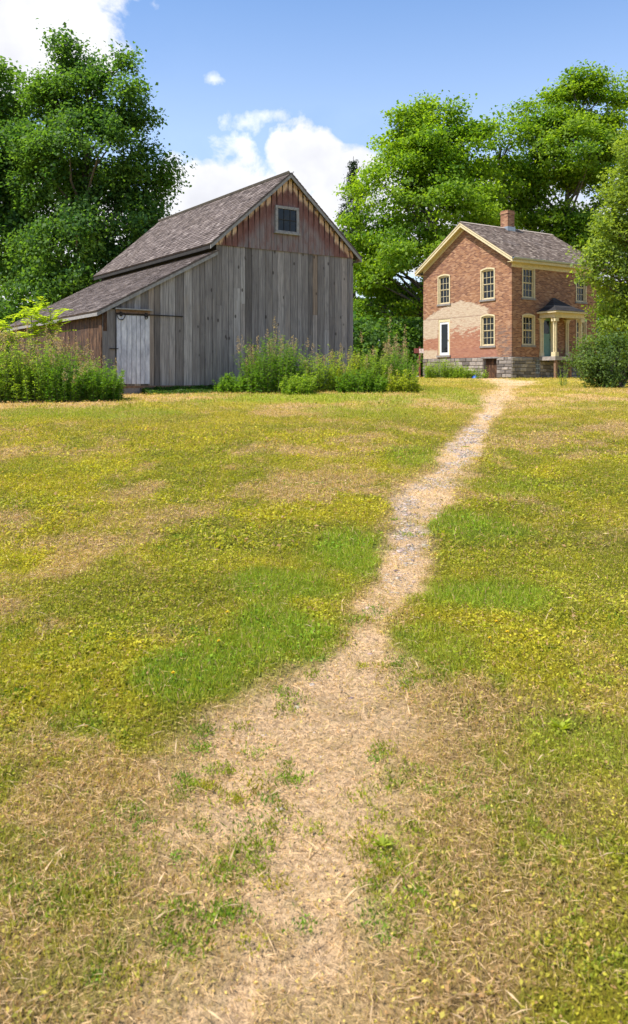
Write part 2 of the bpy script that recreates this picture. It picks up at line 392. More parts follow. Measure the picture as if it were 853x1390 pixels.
Y = np.tile(rows[:, None], (1, X.shape[1])); nr, nc = X.shape
x, y = X.ravel(), Y.ravel()
col, p, l, dry, yel = surface(x, y); col = col * (.55 + .45 * np.maximum(p, sst(y, 12, 25)))[:, None]  # ground under the near grass darkened to paint the shaded gaps between blades
bump = (fbm(x * 3, y * 3, 51) - .5) * .05 + (fbm(x * 14, y * 14, 52, 3) - .5) * .022 - p * .02
z = gz(x, y) + bump * sst(-y, -60, -30)
idx = np.arange(nr * nc).reshape(nr, nc)
F = np.stack([idx[:-1, :-1], idx[:-1, 1:], idx[1:, 1:], idx[1:, :-1]], -1).reshape(-1, 4)
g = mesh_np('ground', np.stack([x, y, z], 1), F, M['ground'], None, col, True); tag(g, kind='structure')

# ------------------------------------------------------------------ grass, straw and low leaves of the lawn
def scatter(n, y0, y1, spread=.42, extra=1.0):
    yy = np.sqrt(rng.uniform(y0 * y0, y1 * y1, n)); return rng.uniform(-1, 1, n) * (spread * yy + extra), yy
def leaf_cards(C, D, N, L, W, fold=.25):
    """rhombic leaves: centre-base C, direction D, side-normal N, length L, width W -> verts, quads"""
    S = np.cross(D, N); S /= np.linalg.norm(S, axis=1)[:, None] + 1e-9
    N2 = np.cross(S, D)
    mid = C + D * (L * .45)[:, None]
    V = np.stack([C, mid + S * (W / 2)[:, None] + N2 * (W * fold)[:, None], C + D * L[:, None] - N2 * (L * .12)[:, None], mid - S * (W / 2)[:, None] + N2 * (W * fold)[:, None]], 1).reshape(-1, 3)
    return V, np.arange(len(C) * 4).reshape(-1, 4)
def unit(v): return v / (np.linalg.norm(v, axis=1)[:, None] + 1e-9)
VV, FF, TT = [], [], []
def push(V, F, T):
    n = sum(len(a) for a in VV); VV.append(V); FF.append(F + n); TT.append(T)
GN = lambda x, y: gz(x, y) + (fbm(x * 3, y * 3, 51) - .5) * .05 + (fbm(x * 14, y * 14, 52, 3) - .5) * .022 - .004
for (y0, y1, n, k) in ((1.2, 3.2, 170000, .62), (3.2, 6, 190000, .85), (6, 11, 150000, 1.35), (11, 19, 130000, 2.0), (19, 34, 110000, 3.0), (34, 56, 60000, 4.6)):
    x, y = scatter(n, y0, y1); ok = ~footprint(x, y, .1); x, y = x[ok], y[ok]
    col, p, l, dry, yel = surface(x, y); n = len(x); q = rng.random(n)
    keep = q > p * .72; x, y, col, p, l, dry, yel = [a[keep] for a in (x, y, col, p, l, dry, yel)]; n = len(x)
    zz = GN(x, y) - p * .02; C = np.stack([x, y, zz], 1)
    az = rng.uniform(0, 2 * math.pi, n); kind = rng.random(n)
    dryness = np.clip(np.maximum(dry * .8, p * 1.1) - l * .5, 0, 1)
    straw = kind < .07 + .42 * dryness
    leafy = (~straw) & (rng.random(n) < (.52 - .28 * l) * (1 - .55 * dryness))
    blade = ~(straw | leafy)
    tuft = .6 + .8 * fbm(x * 7, y * 7, 61)
    # lying straw
    m = straw; c = m.sum(); el = rng.normal(.12, .22, c); a = az[m]
    D = np.stack([np.cos(a) * np.cos(el), np.sin(a) * np.cos(el), np.abs(np.sin(el))], 1)
    L = rng.uniform(.02, .07, c) * k ** .7; W = rng.uniform(.0010, .0024, c) * k ** 1.15
    b = C[m] + np.array([0, 0, 1]) * rng.uniform(.002, .02, c)[:, None]
    V, F = leaf_cards(b, D, unit(rng.normal(0, .4, (c, 3)) + (0, 0, 1)), L, W * 1.6, .1)
    t = np.array((.80, .56, .33)) * rng.uniform(.5, 1.25, c)[:, None] * (1 - .35 * (1 - dryness[m][:, None]) * np.array((.25, .1, .8)))
    push(V, F, np.repeat(t, 4, 0))
    # small broad leaves (clover and creeping weeds)
    m = leafy; c = m.sum(); a = az[m]; el = rng.uniform(-.1, .9, c)
    D = np.stack([np.cos(a) * np.cos(el), np.sin(a) * np.cos(el), np.sin(el)], 1)
    big = sst(fbm(x[m] * 3.3, y[m] * 2.6, 81), .48, .66); L = rng.uniform(.008, .021, c) * k * tuft[m] * (1 + .7 * big * rng.random(c)) / (1 + .035 * np.maximum(y[m] - 11, 0)); W = L * rng.uniform(.38, .75, c)
    b = C[m] + np.array([0, 0, 1]) * (rng.uniform(.004, .035, c) * k ** .4 * tuft[m])[:, None]
    V, F = leaf_cards(b, D, unit(rng.normal(0, .5, (c, 3)) + (0, 0, 1)), L, W, .12)
    cc = rng.random(c)[:, None]
    fm = (.48 + .35 * sst(y[m], 9, 20))[:, None]; t = col[m] * fm + (1 - fm) * (np.array((.21, .27, .024)) * (1 - cc) + np.array((.58, .52, .035)) * cc)
    t = t * (.62 + .76 * fbm(x[m] * 1.7, y[m] * 1.4, 83)[:, None]) * (1 - l[m][:, None] * np.array((.35, .05, .2))) * rng.uniform(.65, 1.25, c)[:, None]
    br = rng.random(c) < .08 + .25 * dryness[m]; t[br] = np.array((.46, .28, .12)) * rng.uniform(.7, 1.2, br.sum())[:, None]
    push(V, F, np.repeat(t, 4, 0))
    # standing blades
    m = blade; c = m.sum(); a = az[m]; lean = rng.uniform(.1, .8, c)
    D = np.stack([np.cos(a) * np.sin(lean), np.sin(a) * np.sin(lean), np.cos(lean)], 1)
    L = rng.uniform(.02, .05, c) * k ** .45 * (1 + .5 * l[m]) * tuft[m] * (1 - .4 * p[m]); W = rng.uniform(.003, .0055, c) * k ** 1.15
    V, F = leaf_cards(C[m], D, unit(np.stack([-np.sin(a), np.cos(a), np.zeros(c)], 1) + rng.normal(0, .5, (c, 3))), L, W, .2)
    cc = rng.random(c)[:, None]
    t = col[m] * .45 + .55 * (np.array((.19, .26, .02)) * (1 - cc) + np.array((.46, .43, .04)) * cc)
    t = t * rng.uniform(.7, 1.3, c)[:, None]
    br = rng.random(c) < .08 + .5 * dryness[m]; t[br] = np.array((.62, .42, .22)) * rng.uniform(.6, 1.2, br.sum())[:, None]
    push(V, F, np.repeat(t, 4, 0))
x, y = scatter(5200, 1.3, 9); _, p, l, dry, yel = surface(x, y); ok = rng.random(len(x)) < (.25 + .75 * dry) * .8; x, y = x[ok], y[ok]; n = len(x); a = rng.uniform(0, 6.28, n); el = rng.uniform(.05, .8, n)
L = rng.uniform(.05, .15, n); W = rng.uniform(.0016, .003, n) * (1 + y / 9); b = np.stack([x, y, GN(x, y) + .004], 1)
for part in (0, 1):
    D = np.stack([np.cos(a) * np.cos(el), np.sin(a) * np.cos(el), np.sin(el)], 1); V, F = leaf_cards(b, D, unit(rng.normal(0, .3, (n, 3)) + (0, 0, 1)), L * .5, W * 1.5, .1)
    push(V, F, np.repeat(np.array((.74, .54, .33)) * (.6 + .5 * _hash(np.arange(n), np.arange(n), 4))[:, None], 4, 0)); b = b + D * (L * .47)[:, None]; el = el - .5; a = a + rng.normal(0, .25, n)
# dense green tufts scattered through the thin foreground
nt = 4200
x, y = scatter(nt, 1.3, 13); xb, yb = scatter(800, 1.4, 4.6); x, y = np.concatenate([x, xb]), np.concatenate([y, yb]); nt = len(x); _, p, l, dry, yel = surface(x, y)
pt = fbm(x * 1.3 + 5, y * 1.2, 71); keep = (rng.random(nt) < sst(pt, .43, .58) * (1 - .88 * p) * (.25 + .75 * sst(y, 5.5, 3.4))) ; x, y = x[keep], y[keep]
for (cx_, cy_, rx_, ry_, m_) in ((190, 1120, 190, 140, 46), (120, 1250, 130, 90, 22), (525, 1150, 45, 140, 17), (330, 1000, 80, 70, 13), (570, 900, 60, 70, 12), (350, 1180, 100, 110, 9), (700, 1180, 160, 140, 24), (720, 980, 130, 80, 14), (470, 860, 60, 60, 3)):
    for _ in range(m_):
        u_, v_ = on_ground(cx_ + rng.uniform(-1, 1) * rx_, min(1420, cy_ + rng.uniform(-1, 1) * ry_)); x = np.append(x, u_); y = np.append(y, v_)
for a0, b0 in zip(x, y):
    r = rng.uniform(.012, .045); n = int(40 + 2200 * r * rng.uniform(.5, 1)); k = 1 + b0 / 14
    xx = a0 + rng.normal(0, r, n); yy = b0 + rng.normal(0, r, n); a = rng.uniform(0, 6.28, n); lean = rng.uniform(.1, 1.1, n)
    D = np.stack([np.cos(a) * np.sin(lean), np.sin(a) * np.sin(lean), np.cos(lean)], 1)
    L = rng.uniform(.010, .030, n) * (r / .05) ** .5; W = rng.uniform(.0025, .006, n) * k ** .5
    V, F = leaf_cards(np.stack([xx, yy, GN(xx, yy)], 1), D, unit(rng.normal(0, 1, (n, 3))), L, W, .15)
    t = np.array((.24, .33, .03)) * rng.uniform(.5, 1.5, n)[:, None] * np.array((rng.uniform(.7, 1.5), 1, 1)) * rng.uniform(.75, 1.1)
    push(V, F, np.repeat(t, 4, 0))
grass = mesh_np('grass', np.concatenate(VV), np.concatenate(FF), M['blade'], None, np.concatenate(TT))
tag(grass, 'short dry yellow green lawn grass, straw and clover covering the field', 'grass', kind='stuff')
del VV, FF, TT

# gravel bared in the path
def pebbles():
    ico = [(0,0,1),(.89,0,.45),(.28,.85,.45),(-.72,.53,.45),(-.72,-.53,.45),(.28,-.85,.45),(.72,.53,-.45),(-.28,.85,-.45),(-.89,0,-.45),(-.28,-.85,-.45),(.72,-.53,-.45),(0,0,-1)]
    fc = [(0,1,2),(0,2,3),(0,3,4),(0,4,5),(0,5,1),(1,6,2),(2,7,3),(3,8,4),(4,9,5),(5,10,1),(6,7,2),(7,8,3),(8,9,4),(9,10,5),(10,6,1),(6,11,7),(7,11,8),(8,11,9),(9,11,10),(10,11,6)]
    ico, fc = np.array(ico), np.array(fc)
    y = rng.uniform(2.5, 24, 11000); c = np.interp(y, _pp[:, 0], _pp[:, 1]); w = np.interp(y, _pp[:, 0], _pp[:, 2])
    x = c + rng.normal(0, .5, len(y)) * w
    g = sst(fbm(x * 2.5, y * 1.8, 41), .5, .62) * sst(y, 4.6, 6.5) * (1 - sst(y, 14, 20)) + .025
    ok = rng.random(len(y)) < g; x, y = x[ok], y[ok]; n = len(x)
    s = rng.uniform(.005, .016, n) * (1 + .03 * y)
    S = np.stack([s * rng.uniform(.8, 1.6, n), s * rng.uniform(.8, 1.4, n), s * rng.uniform(.35, .7, n)], 1)
    V = ico[None] * rng.uniform(.75, 1.2, (n, 12, 1)) * S[:, None, :] + np.stack([x, y, GN(x, y) - .018], 1)[:, None, :]
    F = (fc[None] + (np.arange(n) * 12)[:, None, None]).reshape(-1, 3)
    t = np.array((.42, .34, .28)) * rng.uniform(.5, 1.35, n)[:, None] * (1 + rng.normal(0, .05, (n, 3)))
    o = mesh_np('gravel', V.reshape(-1, 3), F, M['pebble'], None, np.repeat(np.clip(t, 0, 1), 12, 0))
    tag(o, 'small grey stones bared along the worn footpath', 'gravel', kind='stuff')
pebbles()

# ------------------------------------------------------------------ boards and shingles
def boards(mb, f, u0, u1, zb, zt, wmin=.17, wmax=.30, th=.025, taper=0., tint=None, dist=None, splitp=0., gap=.014):
    """upright boards; f(u, out, z) -> point; zb / zt functions of u"""
    u = u0
    while u < u1 - .02:
        w = random.uniform(wmin, wmax); v = min(u + w, u1)
        if u1 - v < .1: v = u1
        a, b = u + gap / 2, v - gap / 2; o = random.uniform(0, .014)
        r = random.random(); g = tint(u) if tint else 0.
        top = min(zt(a), zt(b)); segs = [(None, None)]
        if random.random() < splitp:
            zs = zb(u) + (top - zb(u)) * random.uniform(.35, .75); segs = [(None, zs - .002), (zs + .002, None)]
        for (s0, s1) in segs:
            if len(segs) > 1: r = min(1, max(0, r + random.uniform(-.3, .3)))
            z0a, z0b = (zb(a), zb(b)) if s0 is None else (s0, s0)
            z1a, z1b = (zt(a), zt(b)) if s1 is None else (s1, s1)
            if z1a < z0a + .03 and z1b < z0b + .03: continue
            if taper and s1 is None:
                ma, mb_ = max(z0a, z1a - .75), max(z0b, z1b - .75)
                k = random.uniform(.6, 1.25) * taper
                pts = [(a, z0a), (b, z0b), (b, mb_), (b - k, max(zt(b - k), mb_ + .01)), (a + k, max(zt(a + k), ma + .01)), (a, ma)]
            else: pts = [(a, z0a), (b, z0b), (b, z1b), (a, z1a)]
            tt = [(r, (dist(pu, pz) if dist else g), 0) for pu, pz in pts]
            mb.prism([f(pu, o, pz) for pu, pz in pts], Vector(f(0, o + th, 0)) - Vector(f(0, o, 0)), tt)
        u = v
def shingles(name, parent, mat, p0, along, up, L, S, rowh=.15, w=(.09, .2), th=.016, lift=.012):
    """shingle courses on a slope: p0 eave corner, unit vectors along eave and up the slope"""
    p0, along, up = Vector(p0), Vector(along).normalized(), Vector(up).normalized()
    nrm = along.cross(up).normalized()
    if nrm.z < 0: nrm = -nrm
    mb = MB(); mb.prism([p0 - nrm * .03, p0 + along * L - nrm * .03, p0 + along * L + up * S - nrm * .03, p0 + up * S - nrm * .03], nrm * .035, (.3, 0, 0))
    rws = int(math.ceil(S / rowh))
    for i in range(rws):
        s0 = i * rowh; s1 = min(s0 + rowh * 1.5, S); u = random.uniform(-.1, 0)
        while u < L:
            ww = random.uniform(*w); a, b = max(u + .003, 0), min(u + ww - .003, L); u += ww
            if b - a < .02: continue
            j = random.uniform(-.018, .012) if i else 0; k = random.uniform(.6, 1.6); q = p0 + nrm * .006
            lo = s0 + j; t = (min(1, max(0, random.gauss(.5, .26))), random.random(), 0)
            vs = [q + along * a + up * lo, q + along * b + up * lo, q + along * b + up * s1, q + along * a + up * s1]
            tops = [vs[0] + nrm * (th + lift * k), vs[1] + nrm * (th + lift * k), vs[2] + nrm * .008, vs[3] + nrm * .008]
            mb.add(vs + tops, [(4, 5, 6, 7), (0, 1, 5, 4), (1, 2, 6, 5), (3, 0, 4, 7)], t)
    return mb.build(name, mat, parent)
def stones(mb, f, u0, u1, z0, z1, course=.24, lmin=.3, lmax=.75, holes=(), depth=.14):
    z = z0; n = max(1, round((z1 - z0) / course)); hs = [(z1 - z0) / n * random.uniform(.8, 1.2) for _ in range(n)]
    k = (z1 - z0) / sum(hs); hs = [h * k for h in hs]
    for h in hs:
        u = u0
        while u < u1 - .01:
            v = min(u + random.uniform(lmin, lmax), u1)
            if u1 - v < .18: v = u1
            for (a, b, c, d) in holes:
                if z + h > c + .01 and z < d - .01 and u < b and v > a: 
                    if u < a - .01: v = a
                    elif u < b: v = -b
            if v < 0: u = -v; continue
            o = random.uniform(0, .035); q = .012; t = (random.random(), 0, 0)
            # a rough face: the outer quad is inset and uneven
            base = [f(u + q, -depth, z + q), f(v - q, -depth, z + q), f(v - q, -depth, z + h - q), f(u + q, -depth, z + h - q)]
            fr = [f(a + random.uniform(-.01, .01), o, b + random.uniform(-.01, .01)) for a, b in ((u + .03, z + .03), (v - .03, z + .03), (v - .03, z + h - .03), (u + .03, z + h - .03))]
            md = [f(u + q, -.015, z + q), f(v - q, -.015, z + q), f(v - q, -.015, z + h - q), f(u + q, -.015, z + h - q)]
            vs = base + md + fr
            fs = [(8, 9, 10, 11)] + [(i, (i + 1) % 4, 4 + (i + 1) % 4, 4 + i) for i in range(4)] + [(4 + i, 4 + (i + 1) % 4, 8 + (i + 1) % 4, 8 + i) for i in range(4)]
            mb.add(vs, fs, t); u = v
        z += h

# ------------------------------------------------------------------ barn
def build_barn():
    root = empty('barn', (-5.95, 24.5, 1.1), R(34.5), 'old grey weathered board barn with red painted gable and lean-to', 'barn')
    Z = lambda z: z + .4                         # heights measured from eye level
    XL, X1, X2, XM, LEN = -.27, 3.43, 8.82, 6.125, 10.1
    ridge, sl = Z(6.82), .875
    rz = lambda x: ridge - .07 - sl * abs(x - XM)                       # underside of the main roof
    lz = lambda x: Z(4.02) - .535 * (X1 - x) - .03                      # underside of the lean-to roof
    front = lambda u, o, z: (u, -o, z); side = lambda u, o, z: (XL - o, u, z)
    belt = lambda x: Z(4.22)
    base = Z(-.25)
    mb = MB(); boards(mb, front, X1, X2, lambda u: base, lambda u: Z(4.26), splitp=.3); 
    mb.build('front_wall', M['grey'], root)
    mb = MB(); boards(mb, front, XL + .34, X1, lambda u: base, lz, splitp=.15)
    mb.build('shed_front_wall', M['grey'], root)
    mb = MB(); boards(mb, lambda u, o, z: (u, -o - .045, z), X1 - .12, X2 + .05, lambda u: Z(4.21), lambda u: rz(u), .19, .245, .02, .026,
                      dist=lambda u, z: max(0, rz(u) - z))
    gw = mb.build('gable_wall', M['red'], root); tag(gw, 'flaking red and cream painted gable boards')
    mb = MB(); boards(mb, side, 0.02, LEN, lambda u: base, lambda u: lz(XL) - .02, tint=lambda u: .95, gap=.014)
    sw = mb.build('shed_side_wall', M['grey'], root); tag(sw, 'brown boards of the lean-to side with eave shade in their colour')
    mb = MB()   # hidden sides
    boards(mb, lambda u, o, z: (X2 + o, u, z), 0, LEN, lambda u: base, lambda u: rz(X2), splitp=.2)
    mb.build('right_wall', M['grey'], root)
    mb = MB(); boards(mb, lambda u, o, z: (u, LEN + o, z), XL, X2, lambda u: base, lambda u: rz(u) if u > X1 else lz(u))
    mb.build('back_wall', M['grey'], root)
    mb = MB(); mb.prism([(XL + .04, .03, base), (X2 - .02, .03, base), (X2 - .02, .03, rz(X2) - .03), (XM, .03, rz(XM) - .05), (X1, .03, rz(X1) - .05), (X1 - .01, .03, lz(X1) - .03), (XL + .04, .03, lz(XL) - .03)], (0, LEN - .06, 0))
    mb.build('dark_interior', M['darkwood_and_shade'], root)  # near-black solid; the unlit inside of the barn is put into its colour
    # corner boards
    mb = MB()
    mb.box((XL - .03, -.05, base), (XL + .34, 0, lz(XL) - .0), (.28, 0, 0)); mb.build('corner_board', M['grey'], root); mb = MB()
    mb.box((X2 - .12, -.052, base), (X2 + .045, 0.0, Z(4.2)), (.45, 0, 0))
    mb.build('corner_board', M['grey'], root)
    mb = MB(); mb.box((XL - .062, -.03, base), (XL - .032, .2, lz(XL) - .03), (.6, 1, 0)); mb.box((XL - .02, -.056, Z(1.35)), (XL + .1, -.052, lz(XL) - .02), (.4, 1, 0))
    mb.build('corner_post', M['grey'], root)
    # stone footing
    mb = MB(); stones(mb, lambda u, o, z: (u, -o + .0, z), XL, X2, -.45, base - .03, .3, .35, .8)
    mb.build('stone_footing', M['stone'], root); mb = MB()
    stones(mb, lambda u, o, z: (XL - o, u, z), 0, LEN, -.5, base - .03, .3, .35, .8)
    mb.build('stone_footing', M['stone'], root)
    mb = MB(); mb.box((XL, -.03, base - .07), (X2, -.002, base - .002), (.2, 0, 0)); mb.build('sill_beam', M['rust'], root)
    # roofs
    ov, th = .26, .035; yo = -ov; Lr = LEN + ov + .2
    c = 1 / math.hypot(1, sl); hw = XM - 3.12
    shingles('main_roof', root, M['shake'], (3.12, yo, ridge - sl * hw), (0, 1, 0), (c, 0, sl * c), Lr, hw / c, .15)
    hw2 = 9.10 - XM
    shingles('main_roof', root, M['shake'], (9.10, yo, ridge - sl * hw2), (0, 1, 0), (-c, 0, sl * c), Lr, hw2 / c, .15)
    c2 = 1 / math.hypot(1, .535); x0 = -.50
    shingles('shed_roof', root, M['shake'], (x0, yo + .12, Z(4.02) - .535 * (X1 - x0)), (0, 1, 0), (c2, 0, .535 * c2), Lr - .12, (X1 + .05 - x0) / c2, .15)
    mb = MB(); mb.bar((XM - .06, yo, ridge + .01), (XM - .06, LEN + .2, ridge + .01), .02, .14, (-.7, 0, .7)); mb.bar((XM + .06, yo, ridge + .01), (XM + .06, LEN + .2, ridge + .01), .02, .14, (.7, 0, .7))
    mb.build('ridge_board', M['greywood'], root)
    # rake boards, soffit strips and eave boards
    def rake(xa, za, xb, zb, y, h, name, m):
        q = MB(); q.prism([(xa, y, za - h), (xb, y, zb - h), (xb, y, zb), (xa, y, za)], (0, .028, 0)); q.build(name, m, root)
    ze = lambda x: ridge - sl * abs(x - XM)
    rake(3.12, ze(3.12) - .035, XM, ridge - .035, yo + .004, .12, 'rake_board', M['greywood'])
    rake(XM, ridge - .035, 9.10, ze(9.10) - .035, yo + .004, .12, 'rake_board', M['greywood'])
    zl = lambda x: Z(4.02) - .535 * (X1 - x)
    rake(x0, zl(x0) - .03, X1, zl(X1) - .03, yo + .124, .11, 'rake_board', M['greywood'])
    mb = MB(); mb.box((3.13, yo + .04, ze(3.12) - .14), (3.165, LEN + .2, ze(3.12) - .04)); mb.build('eave_board', M['darkwood_and_shade'], root)
    mb = MB(); mb.box((x0 + .005, yo + .16, zl(x0) - .13), (x0 + .035, LEN + .2, zl(x0) - .035)); mb.build('eave_board', M['greywood'], root)
    mb = MB(); mb.box((9.06, yo + .04, ze(9.1) - .14), (9.09, LEN + .2, ze(9.1) - .04)); mb.build('eave_board', M['greywood'], root)
    # outlookers under the right rake
    for i in range(8):
        x = XM + .35 + i * .36; q = MB(); q.box((x, yo + .035, ze(x) - .19), (x + .06, -.07, ze(x + .06) - .05)); q.build('lookout_rafter', M['rust'], root)
    # gable window
    w = MB(); wx0, wx1, wz0, wz1 = 5.59, 6.52, Z(4.84), Z(5.71); yf = -.135
    for a, b in (((wx0, yf, wz0), (wx0 + .095, -.04, wz1)), ((wx1 - .095, yf, wz0), (wx1, -.04, wz1)), ((wx0 + .095, yf, wz1 - .09), (wx1 - .095, -.04, wz1)), ((wx0 - .03, yf - .03, wz0 - .06), (wx1 + .03, -.04, wz0)), ((wx0 + .095, yf, wz0), (wx1 - .095, -.04, wz0 + .05))):
        w.box(a, b)
    win = w.build('window', M['greywood'], root)
    q = MB(); q.box((wx0 + .095, -.095, wz0 + .05), (wx1 - .095, -.088, wz1 - .09)); tag(q.build('pane', M['glass'], win))
    q = MB()
    for i in (1, 2): xx = wx0 + .095 + i * (wx1 - wx0 - .19) / 3; q.box((xx - .011, -.108, wz0 + .05), (xx + .011, -.097, wz1 - .09))
    zz = (wz0 + wz1) / 2 - .02; q.box((wx0 + .095, -.110, zz - .012), (wx1 - .095, -.0975, zz + .012))
    q.build('muntin', M['darkwood_and_shade'], win)
    # sliding door
    mb = MB(); boards(mb, lambda u, o, z: (u, -o * .5 - .06, z), .11, 1.16, lambda u: Z(-.20), lambda u: Z(1.84), .13, .2, .03)
    dr = mb.build('door', M['door'], root); tag(dr, 'whitewashed plank door at the left end of the barn front')
    for (xx, r, ww) in ((.24, .125, 1.0), (1.03, .08, .6)):
        q = MB(); pts = [(xx + ww * r * math.cos(a), -.115, Z(1.86) - .02 - r * 1.15 * math.sin(a)) for a in np.linspace(-.35, math.pi + .35, 14)]
        q.tube(pts, [.013] * 14, 6); q.box((xx - .04, -.125, Z(1.80)), (xx + .04, -.10, Z(1.93))); q.build('door_hanger', M['iron'], dr)
    q = MB(); q.tube([(.1, -.1, Z(1.885)), (2.25, -.1, Z(1.875))], [.018, .018], 6)
    q.tube([(2.2, -.04, Z(1.87)), (2.2, -.11, Z(1.87))], [.015, .015], 5); q.build('door_track', M['iron'], root)
    q = MB(); q.box((.06, -.17, Z(2.0)), (1.22, -.03, Z(2.04))); q.build('door_hood', M['greywood'], root)
    q = MB(); q.box((.1, -.07, Z(1.88)), (1.16, -.036, Z(2.0))); q.build('door_header', M['rust'], root)
    q = MB(); q.box((-.10, -.10, Z(.83)), (.16, -.07, Z(.855))); q.build('door_latch', M['iron'], dr)
    return root
build_barn()

# ------------------------------------------------------------------ brick house
def wall_holes(mb, f, u0, u1, z0, z1, holes, th=.3):
    us = sorted({u0, u1, *[h[0] for h in holes], *[h[1] for h in holes]}); zs = sorted({z0, z1, *[h[2] for h in holes], *[h[3] for h in holes]})
    for a, b in zip(us, us[1:]):
        for c, d in zip(zs, zs[1:]):
            m, n = (a + b) / 2, (c + d) / 2
            if any(h[0] < m < h[1] and h[2] < n < h[3] for h in holes): continue
            mb.add([f(a, 0, c), f(b, 0, c), f(b, 0, d), f(a, 0, d)], [(0, 1, 2, 3)])
    for a, b, c, d in holes:
        mb.add([f(a, 0, c), f(b, 0, c), f(b, 0, d), f(a, 0, d), f(a, -th, c), f(b, -th, c), f(b, -th, d), f(a, -th, d)], [(0, 1, 5, 4), (1, 2, 6, 5), (2, 3, 7, 6), (3, 0, 4, 7)])
def spandrel(mb, f, a, b, z, rise=.09):
    """brick corners that turn the head of an opening into a flat arch"""
    n = 6; m = (a + b) / 2; arc = [(a + (b - a) * i / n, z - rise * ((a + (b - a) * i / n - m) / ((b - a) / 2)) ** 2) for i in range(n + 1)]
    mb.prism([f(u, .004, v) for u, v in arc] + [f(b, .004, z + .02), f(a, .004, z + .02)], Vector(f(0, -.16, 0)) - Vector(f(0, .004, 0)))
def window(parent, f, a, b, c, d, rows=2, rise=.09, cols=3):
    """sash window in the opening a..b x c..d"""
    q = MB(); w = .10; n = 8; m = (a + b) / 2
    top = lambda u, s=0: d - s - rise * ((u - m) / ((b - a) / 2)) ** 2
    q.prism([f(a, -.02, c), f(a + w, -.02, c), f(a + w, -.02, top(a + w) - .002), f(a, -.02, top(a) - .002)], Vector(f(0, -.1, 0)) - Vector(f(0, 0, 0)))
    q.prism([f(b - w, -.02, c), f(b, -.02, c), f(b, -.02, top(b) - .002), f(b - w, -.02, top(b - w) - .002)], Vector(f(0, -.1, 0)) - Vector(f(0, 0, 0)))
    us = [a + w + (b - a - 2 * w) * i / n for i in range(n + 1)]
    q.prism([f(u, -.022, d - .15) for u in us] + [f(u, -.022, top(u) - .004) for u in reversed(us)], Vector(f(0, -.1, 0)) - Vector(f(0, 0, 0)))
    # hood moulding a little proud of the brick
    ua = [a - .03 + (b - a + .06) * i / n for i in range(n + 1)]
    t2 = lambda u: d + .03 - rise * ((u - m) / ((b - a) / 2)) ** 2
    q.prism([f(u, .012, t2(u) - .085) for u in ua] + [f(u, .012, t2(u)) for u in reversed(ua)], Vector(f(0, .03, 0)) - Vector(f(0, 0, 0)))
    for s0, s1 in ((a - .03, a + .045), (b - .045, b + .03)):
        q.prism([f(s0, .011, c), f(s1, .011, c), f(s1, .011, t2(a) - .02), f(s0, .011, t2(a) - .02)], Vector(f(0, .025, 0)) - Vector(f(0, 0, 0)))
    q.prism([f(a + w, -.03, c), f(b - w, -.03, c), f(b - w, -.03, c + .06), f(a + w, -.03, c + .06)], Vector(f(0, -.08, 0)) - Vector(f(0, 0, 0)))
    win = q.build('window', M['cream'], parent)
    x0, x1, z0, z1 = a + w, b - w, c + .06, d - .15; zm = (z0 + z1) / 2
    for (s0, s1, o) in ((z0, zm + .015, -.085), (zm + .016, z1, -.06)):
        q = MB(); e = .032; dv = Vector(f(0, -.025, 0)) - Vector(f(0, 0, 0))
        def rect(u0, u1, v0, v1, oo=0): q.prism([f(u0, o + oo, v0), f(u1, o + oo, v0), f(u1, o + oo, v1), f(u0, o + oo, v1)], dv)
        rect(x0, x0 + e, s0, s1); rect(x1 - e, x1, s0, s1); rect(x0 + e, x1 - e, s0, s0 + e); rect(x0 + e, x1 - e, s1 - e, s1)
        for i in range(1, cols): u = x0 + (x1 - x0) * i / cols; rect(u - .011, u + .011, s0 + e, s1 - e, -.002)
        for i in range(1, rows): v = s0 + (s1 - s0) * i / rows; rect(x0 + e, x1 - e, v - .011, v + .011, -.004)
        sash = q.build('sash', M['cream'], win)
    q = MB(); q.prism([f(x0, -.10, z0), f(x1, -.10, z0), f(x1, -.10, z1), f(x0, -.10, z1)], Vector(f(0, -.01, 0)) - Vector(f(0, 0, 0))); q.build('pane', M['glass'], win)
    q = MB(); q.prism([f(a - .09, .06, c - .11), f(b + .09, .06, c - .11), f(b + .09, .06, c - .004), f(a - .09, .06, c - .004)], Vector(f(0, -.17, 0)) - Vector(f(0, 0, 0))); q.build('sill', M['sill'], win)
    return win
